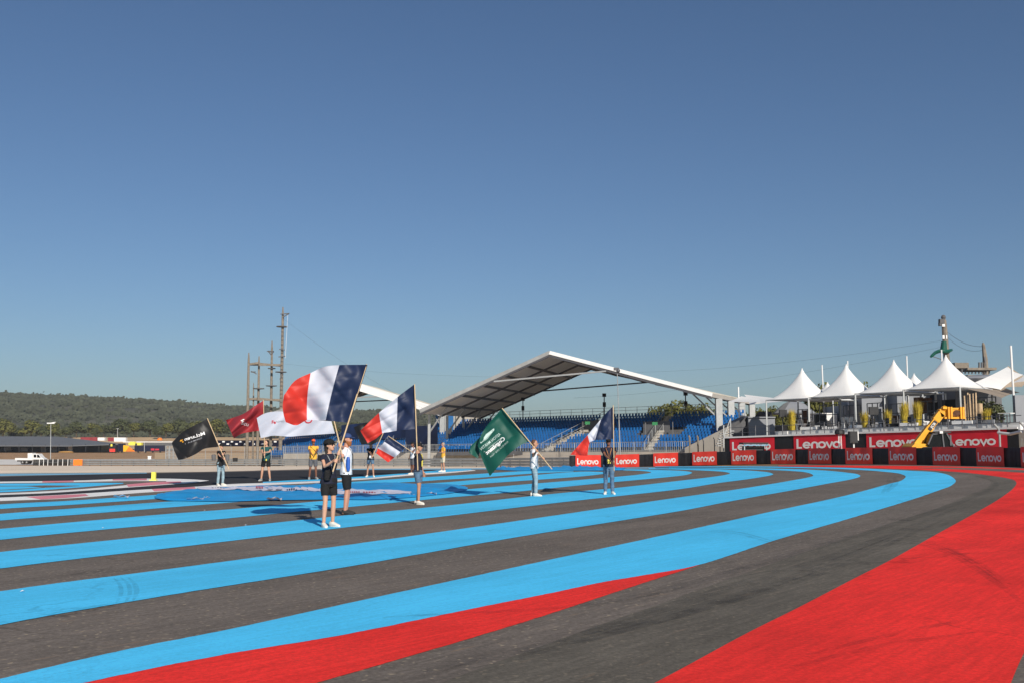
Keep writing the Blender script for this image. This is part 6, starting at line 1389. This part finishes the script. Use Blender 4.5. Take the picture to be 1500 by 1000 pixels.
# ------------------------------------------------------------------ flags
def lerp2(a, b, t): return (a[0]+(b[0]-a[0])*t, a[1]+(b[1]-a[1])*t)
def along(poly, t):
    """poly: [(u, v)] at equal parameter steps, smoothed"""
    n = len(poly)-1; x = t*n; i = min(int(x), n-1); s = x-i
    p0 = poly[max(i-1, 0)] if i > 0 else tuple(2*a-b for a, b in zip(poly[0], poly[1])); p1, p2 = poly[i], poly[i+1]
    p3 = poly[i+2] if i+2 <= n else tuple(2*a-b for a, b in zip(poly[n], poly[n-1]))
    return tuple(.5*((2*b)+(-a+c)*s+(2*a-5*b+4*c-d)*s*s+(-a+3*b-3*c+d)*s**3) for a, b, c, d in zip(p0, p1, p2, p3))
FLAGN = [0]
def flag(key, label, pole_m, cloth, top, bot, d, folds, mats, nu=48, nv=30, marks=None, pole_r=.014, group=None, sag=0, sleeve=None):
    """cloth traced between its upper and lower edge; folds: [(ku, kv, phase, amplitude in m)] waves over the cloth in depth"""
    tp, bt = POLE[key]; a, b = P3(tp), P3(bt)
    root = thing('flag', b, label, 'flag', group)
    mb = MB(); mb.tube([b, b.lerp(a, .5), a], pole_r, 8); mb.build('pole', M[pole_m], root)
    hx = top[0]
    def depth(u, v):
        t_ = (v-tp[1])/(bt[1]-tp[1]); w = min(1.0, abs(u-(tp[0]+(bt[0]-tp[0])*t_))/16.0); z = d+.02+(bt[2]-tp[2])*0
        for ku, kv, ph, am in folds: z += am*math.sin(ku*u+kv*v+ph)*w if am > 0 else -am*(1-abs(math.sin(ku*u+kv*v+ph)))**2*w
        return z
    mb = MB(); g = []
    for i in range(nu+1):
        t = i/nu; A, B = along(top, t), along(bot, t); row = []
        for j in range(nv+1):
            s = j/nv; u, v = lerp2(A, B, s)
            u += sag*math.sin(math.pi*s)*t
            row.append(mb.v(at(u, v, depth(u, v))))
        g.append(row)
    for i in range(nu):
        mb.mi = int(len(mats)*i/nu)
        for j in range(nv): mb.f([g[i][j], g[i+1][j], g[i+1][j+1], g[i][j+1]])
    c = mb.build(cloth, [M[m] for m in mats], root, smooth=True)
    if sleeve: mb = MB(); mb.tube([P3((*top[0], tp[2])), P3((*bot[0], tp[2]))], .022, 8); mb.build('sleeve', M[sleeve], root)
    if marks: marks(c, depth)
    return root
def px_text(s, start, xdir, height, m, parent, depth, length, bold=.0, name='lettering', lift=.02):
    """lettering on cloth: start px, xdir px direction of reading, length px; up is 90 degrees from xdir, towards smaller v"""
    n = math.hypot(*xdir); x = (xdir[0]/n, xdir[1]/n); up = (x[1], -x[0]) if x[0] > 0 else (-x[1], x[0])
    F_ = text_faces(s, bold); hmax = max(y for f in F_ for _, y in f)
    def fn(tx, ty): u = start[0]+x[0]*tx*length+up[0]*ty/hmax*height; v = start[1]+x[1]*tx*length+up[1]*ty/hmax*height; return at(u, v, depth(u, v)-lift)
    return letter_obj(name, F_, fn, M[m], parent)
def px_poly(pts, m, parent, depth, name, lift=.02):
    mb = MB()
    for p in pts: mb.poly([at(u, v, depth(u, v)-lift) for u, v in p])
    return mb.build(name, M[m], parent, recalc=False)
NG = 'national tricolour flags'
T3 = ['flag_blue', 'flag_white', 'flag_red']
flag('P1', 'largest blue white and red flag, billowing above the woman in the black hat', 'pole_wood', 'cloth', [(536.8, 533.5), (516, 533.6), (497, 534), (475, 536.5), (455, 545.6), (432, 557), (416, 578)], [(510.2, 618.4), (494, 616.6), (477, 615), (463, 614.8), (449.6, 614.5), (434, 622), (418.5, 617.5)], 19.4,
     [(.085, .02, 1.9, .11), (.16, -.11, .6, .035), (.03, .09, 2.0, .05), (.3, .22, 0, .006), (.05, -.045, 1.1, -.07), (.03, .17, .9, -.018)], T3, 60, 36, sag=-3, sleeve='pole_dark', group=NG)
flag('P3', 'blue white and red flag flying left from the vertical pole above the denim shorts', 'pole_wood', 'cloth', [(607.8, 561.5), (595, 571), (582.5, 580.5), (569, 592), (555, 604), (541, 617), (527.8, 630)], [(611.2, 627), (596, 628.5), (581, 630), (570, 632), (560, 634), (550, 642), (538.5, 648)], 26.15,
     [(.10, .06, .9, .10), (.22, .18, 1.2, .03), (-.12, .16, .2, .04), (.07, -.06, .8, -.05), (.10, .2, 0, -.025)], T3, 60, 32, group=NG)
flag('P9', 'blue white and red flag drooping left of the man before the red banners', 'pole_wood', 'cloth', [(898.1, 594), (889, 603), (880.3, 613.2), (871, 624), (860.8, 636.4), (848, 651), (835.2, 665.2)], [(898.9, 642), (885, 643), (871.7, 643.6), (868, 645.5), (863.7, 647.6), (861.5, 658), (860.5, 666.8)], 31.4,
     [(.16, .05, .4, .09), (.34, .2, 1.0, .03), (-.1, .25, .7, .03), (.15, -.14, .5, -.05), (.2, .1, 1.0, -.05)], T3, 60, 30, group=NG)
flag('P3b', 'small blue white and red flag hanging low behind the woman with the vertical pole', 'pole_wood', 'cloth', [(570, 640), (567, 643), (563.6, 645.8), (559.5, 651), (553.5, 655.5), (552.5, 659), (551, 663)], [(593, 654.6), (590.5, 658), (587, 661), (583, 665), (578, 669), (573, 673), (568.6, 676.4)], 51.3,
     [(.16, -.2, .5, .14), (.4, .1, 1.2, .04)], T3, 40, 26, group=NG, pole_r=.016)
flag('P4', 'black flag furled behind the red end of a national flag', 'pole_wood', 'cloth', [(572, 610), (556, 612), (540, 617), (528, 621), (518, 625)], [(557, 645), (550, 648), (543, 651), (536, 650), (529.5, 650.5)], 47.15, [(.15, .1, .4, .15), (.4, -.2, 1, .04)], ['flag_black'], 30, 20, pole_r=.016)
def m_black(c, dp):
    px_text('McLaren', (300.5, 635.6), (-.955, .297), 4.6, 'letter_white', c, dp, 31, .02, lift=.010)
    px_text('FORMULA  1', (296, 641.6), (-.945, .325), 1.9, 'grey_print', c, dp, 26, .01, lift=.010)
    px_poly([[(268, 642.6), (264, 643.8), (263.4, 645.8), (266.5, 645.4)], [(268.5, 645), (266.5, 646.2), (267.5, 647.6), (269, 646.4)]], 'gold', c, dp, 'emblem', .010)
flag('P7', 'black flag with mirrored white lettering flying left of the woman in jeans', 'pole_wood', 'cloth', [(304, 612.4), (286, 621.5), (268.8, 631), (258, 641), (251.6, 647.5)], [(320, 653.5), (300, 656.3), (287, 664), (273, 670.4), (261.5, 673)], 38.0, [(.10, .03, 1.2, .14), (.2, .17, 0, .04), (.08, -.09, .6, -.05)], ['flag_black'], 44, 28, marks=m_black, sag=-1)
flag('P6', 'crimson flag with a dark diagonal fold, left of the white flag', 'pole_wood', 'cloth', [(385.6, 586), (371, 595.5), (357, 605), (344, 610), (331, 614.5)], [(386.2, 630), (376, 630.5), (366, 632), (354, 634.5), (342.5, 641)], 42.9, [(.16, .16, .2, .30), (.34, .12, 1.6, .04), (.12, .15, 2.2, -.10)], ['flag_crimson'], 44, 28,
     marks=lambda c, dp: (px_text('Scu', (353, 620.5), (.96, .28), 5.5, 'letter_white', c, dp, 11, .01, lift=.012), px_poly([[(352, 615.2), (357, 612.6), (358.5, 613.6), (354, 616)]], 'letter_white', c, dp, 'emblem', .012)))
def m_white(c, dp):
    px_text('Fe', (398, 619.5), (.99, .02), 4.6, 'red_print', c, dp, 6, .03, lift=.010); px_text('ROMEO', (405, 618), (.99, -.06), 2.4, 'grey_print', c, dp, 12, .0, lift=.010)
    ar = [(451.5+6.2*math.cos(x), 613.5+5.8*math.sin(x)) for x in [k*.262 for k in range(0, 13)]]; ai = [(451.5+4.4*math.cos(x), 613.5+4.0*math.sin(x)) for x in [k*.262 for k in range(0, 13)]]
    px_poly([[ar[k], ar[k+1], ai[k+1], ai[k]] for k in range(12)], 'red_print', c, dp, 'emblem', .010)
flag('P2', 'white flag with small red print stretched out left of the bearded man', 'pole_wood', 'cloth', [(485.5, 616.2), (462, 614), (440, 607), (418, 602.2), (398, 602.4), (386, 605.5), (376.2, 611.4)], [(490.6, 634), (468, 635.5), (445, 637), (424, 638.6), (402, 637.2), (391, 639), (382, 640.8)], 22.55, [(.09, .05, .5, .09), (.2, .2, 1, .02), (.05, .09, .3, -.04)], ['flag_white'], 54, 24, marks=m_white, pole_r=.013)
def m_green(c, dp):
    px_text('ASTON MARTIN', (734.2, 635.8), (-.78, .62), 4.2, 'green_print', c, dp, 37, .01, lift=.010)
    px_text('Cognizant', (740.5, 642.5), (-.765, .644), 5.6, 'letter_white', c, dp, 35.5, .03, lift=.010)
    px_text('FORMULA ONE TEAM', (744.6, 647), (-.75, .66), 2.4, 'green_print', c, dp, 34, .0, lift=.010)
    px_poly([[(735.5, 639.2), (708.5, 661), (708.8, 661.4), (735.8, 639.6)]], 'green_print', c, dp, 'rule', .010)
    W0 = []
    for k in range(6):
        t0 = k/6; a = (723.5-.6*k, 627-.2*k); W0.append([(722.8-k*.5, 626.6+k*1.6), (723.4-k*.4, 628.1+k*1.6), (711-k*1.2+6, 639.2+k*2.2-2), (704-k*.1, 646.4-k*.1+.7), (709+k*.1, 638.6+k*1.2)])
    fe = [[(723.6, 626.3), (724.2, 628.8), (714, 642), (704.2, 648.8), (703.6, 647.2), (712, 635)]]
    px_poly(fe, 'green_print', c, dp, 'emblem', .010)
    px_poly([[(721.5-k*3.1, 629.6+k*3.2), (722.1-k*3.1, 630.0+k*3.2), (714.9-k*2.2, 639.2+k*1.9), (714.5-k*2.2, 638.6+k*1.9)] for k in range(4)], 'flag_green', c, dp, 'emblem_lines', .016)
flag('P8', 'large green flag with mirrored white lettering slanting left of the man in pale jeans', 'pole_wood', 'cloth', [(735.6, 597), (724.5, 609.5), (713, 623), (704.5, 637), (700, 652)], [(776.2, 645.4), (763, 651), (746, 664), (729, 683.5), (717.6, 696.6)], 30.35, [(.07, .05, .3, .13), (.16, -.12, 1.2, .03), (.06, .07, 1.4, -.05), (.09, -.03, .3, -.03)], ['flag_green'], 44, 36, marks=m_green, sag=-1.5)
fl = bpy.data.objects['flag'] if False else [o for o in bpy.data.objects if o.get('label', '').startswith('large green flag')][0]
mb = MB(); g = []
for i in range(13):
    row = []
    for j in range(13):
        s, t = i/12, j/12; A, B = lerp2((712, 631), (700, 671), t), lerp2((690, 652), (687.2, 662.5), t); u, v = lerp2(A, B, s); row.append(mb.v(at(u, v, 30.55+.12*math.sin(s*3+t*2)+s*.15)))
    g.append(row)
for i in range(12):
    for j in range(12): mb.f([g[i][j], g[i+1][j], g[i+1][j+1], g[i][j+1]])
mb.build('folded_end', M['flag_green'], fl, smooth=True)

# ------------------------------------------------------------------ fabric sheets lying on the ground
def tarp(top, bot, label, amp, m, nu=90, nv=26, layer=.03, bandpts=None):
    mb = MB(); g = []
    def hgt(p, e):
        w = noise.noise(V((p.x*.9, p.y*.55, 3)))*.5+abs(noise.noise(V((p.x*2.1, p.y*1.3, 7))))*.6+noise.noise(V((p.x*5, p.y*3, 2)))*.25
        return layer+amp*max(0, w)*min(1, e*6)+.02
    T, B = spline(top, 10), spline(bot, 10)
    def pick(L, t): x = t*(len(L)-1); i = min(int(x), len(L)-2); return lerp2(L[i], L[i+1], x-i)
    def pos(t, s):
        u, v = lerp2(pick(T, t), pick(B, t), s); p = ground(u, v); e = min(s, 1-s)+.02; p.z += hgt(p, e) if 0 < s < 1 else .025; return p
    for i in range(nu+1): g.append([mb.v(pos(i/nu, j/nv)) for j in range(nv+1)])
    for i in range(nu):
        for j in range(nv): mb.f([g[i][j], g[i+1][j], g[i+1][j+1], g[i][j+1]])
    root = mb.build('fabric_sheet', M[m], smooth=True); tag(root, label, 'sheet')
    return root, hgt
tt = [(226, 729), (236, 724.5), (262, 719.5), (300, 715.6), (340, 713.6), (372, 711.6), (420, 711.8), (466, 709.8), (513, 708), (567, 707.3), (606, 708.6), (646, 709.2), (673, 711.8), (686, 715.4)]
tb_ = [(228, 730.4), (246, 733.4), (275, 734), (310, 734.6), (340, 734.8), (380, 733.6), (420, 732.8), (466, 732.2), (513, 732), (545, 732.2), (600, 729), (633, 725.6), (662, 722.4), (684, 718.2)]
trp, hg = tarp(tt, tb_, 'huge crumpled blue fabric sheet with a white band spread on the painted runoff', .15, 'tarp_blue')
mb = MB(); g = []; wt = spline([(288, 716.6), (340, 717.0), (372, 714.6), (420, 716.2), (466, 718.2), (513, 718.8), (560, 721.4), (602, 723.2)], 10); wb = spline([(290, 718.6), (340, 720.0), (372, 721.4), (420, 722.6), (466, 724.4), (513, 726.6), (560, 726.2), (603, 724.8)], 10)
for a, b in zip(wt, wb):
    row = []
    for j in range(7): p = ground(*lerp2(a, b, j/6)); p.z += hg(p, 1)+.015; row.append(mb.v(p))
    g.append(row)
for i in range(len(g)-1):
    for j in range(6): mb.f([g[i][j], g[i+1][j], g[i+1][j+1], g[i][j+1]])
wbnd = mb.build('white_band', M['tarp_white'], trp, smooth=True)
for k, (u0, v0, u1, v1, m) in enumerate(((375, 716.8, 386, 718.6, 'red_print'), (392, 718.4, 400, 719.8, 'navy_panel'), (404, 719, 414, 720.6, 'navy_panel'), (420, 719.6, 436, 721.4, 'navy_panel'), (440, 720.2, 452, 722.2, 'navy_panel'), (512, 722, 528, 724.4, 'red_print'), (532, 722.8, 552, 724.6, 'red_print'), (310, 717.4, 330, 718.6, 'navy_panel'))):
    mb = MB(); n = 5
    for j in range(n):
        a0, a1 = u0+(u1-u0)*j/n, u0+(u1-u0)*(j+.62)/n; sl_ = (k*7+j*3) % 3*.2
        q = [ground(a0, v0+sl_), ground(a1, v0+.1+sl_), ground(a1, v1), ground(a0, v1-sl_)]
        for p in q: p.z += hg(p, 1)+.03
        mb.poly(q)
    mb.build('print', M[m], wbnd)
tarp([(722, 685.0), (750, 684.2), (800, 683.9), (850, 684.2), (890, 684.6), (916, 686.4)], [(724, 687.4), (750, 688.8), (800, 689.4), (850, 689.0), (890, 688.9), (914, 688.2)], 'second darker blue fabric sheet rolled out near the red banner barrier', .30, 'tarp_blue', 60, 12)
for u, v, s in ((178, 729.5, .5), (286, 733.4, .55), (303, 731.5, .2), (402, 733.2, .5), (600, 727, .35), (632, 725, .4), (910, 687.6, .6)):
    p = ground(u, v); mb = MB(); n = 6; g = []
    for i in range(n+1): g.append([mb.v(p+V(((i/n-.5)*s*.8, (j/4-.5)*s*.6, .06+.025*math.sin(i*1.7+j)+.02*math.cos(j*2.3)+.05*s*math.sin(3.14*i/n)))) for j in range(5)])
    for i in range(n):
        for j in range(4): mb.f([g[i][j], g[i+1][j], g[i+1][j+1], g[i][j+1]])
    tag(mb.build('cloth_scrap', M['flag_white'], smooth=True), 'small white scrap of cloth lying at the edge of a blue fabric sheet', 'cloth', 'white cloth scraps by the fabric sheets')
for u, v in ((151, 774), (33, 868), (300, 748), (360, 770)):
    p = ground(u, v); mb = MB(); mb.poly([p+V((x*.022, y*.02, .02+z*.012)) for x, y, z in ((-1, -1, 0), (1, -.7, 1), (1.2, .8, 0), (-.6, 1, 1))]); tag(mb.build('paper_scrap', M['letter_white']), 'tiny white paper scrap on the painted asphalt', 'litter', 'paper scraps on the runoff')

# ------------------------------------------------------------------ summer air
mb = MB(); mb.box((0, 1050, 64), (3300, 2500, 150)); hz = mb.build('haze', [], origin=(0, 1050, -11)); hz['kind'] = 'stuff'
hm = bpy.data.materials.new('summer haze'); hm.use_nodes = True; n = hm.node_tree.nodes; n.remove(n['Principled BSDF'])
pv = n.new('ShaderNodeVolumePrincipled'); pv.inputs['Color'].default_value = (.80, .86, .95, 1); pv.inputs['Density'].default_value = 0.00009; pv.inputs['Anisotropy'].default_value = 0.0
hm.node_tree.links.new(pv.outputs[0], n['Material Output'].inputs['Volume']); hz.data.materials.append(hm)
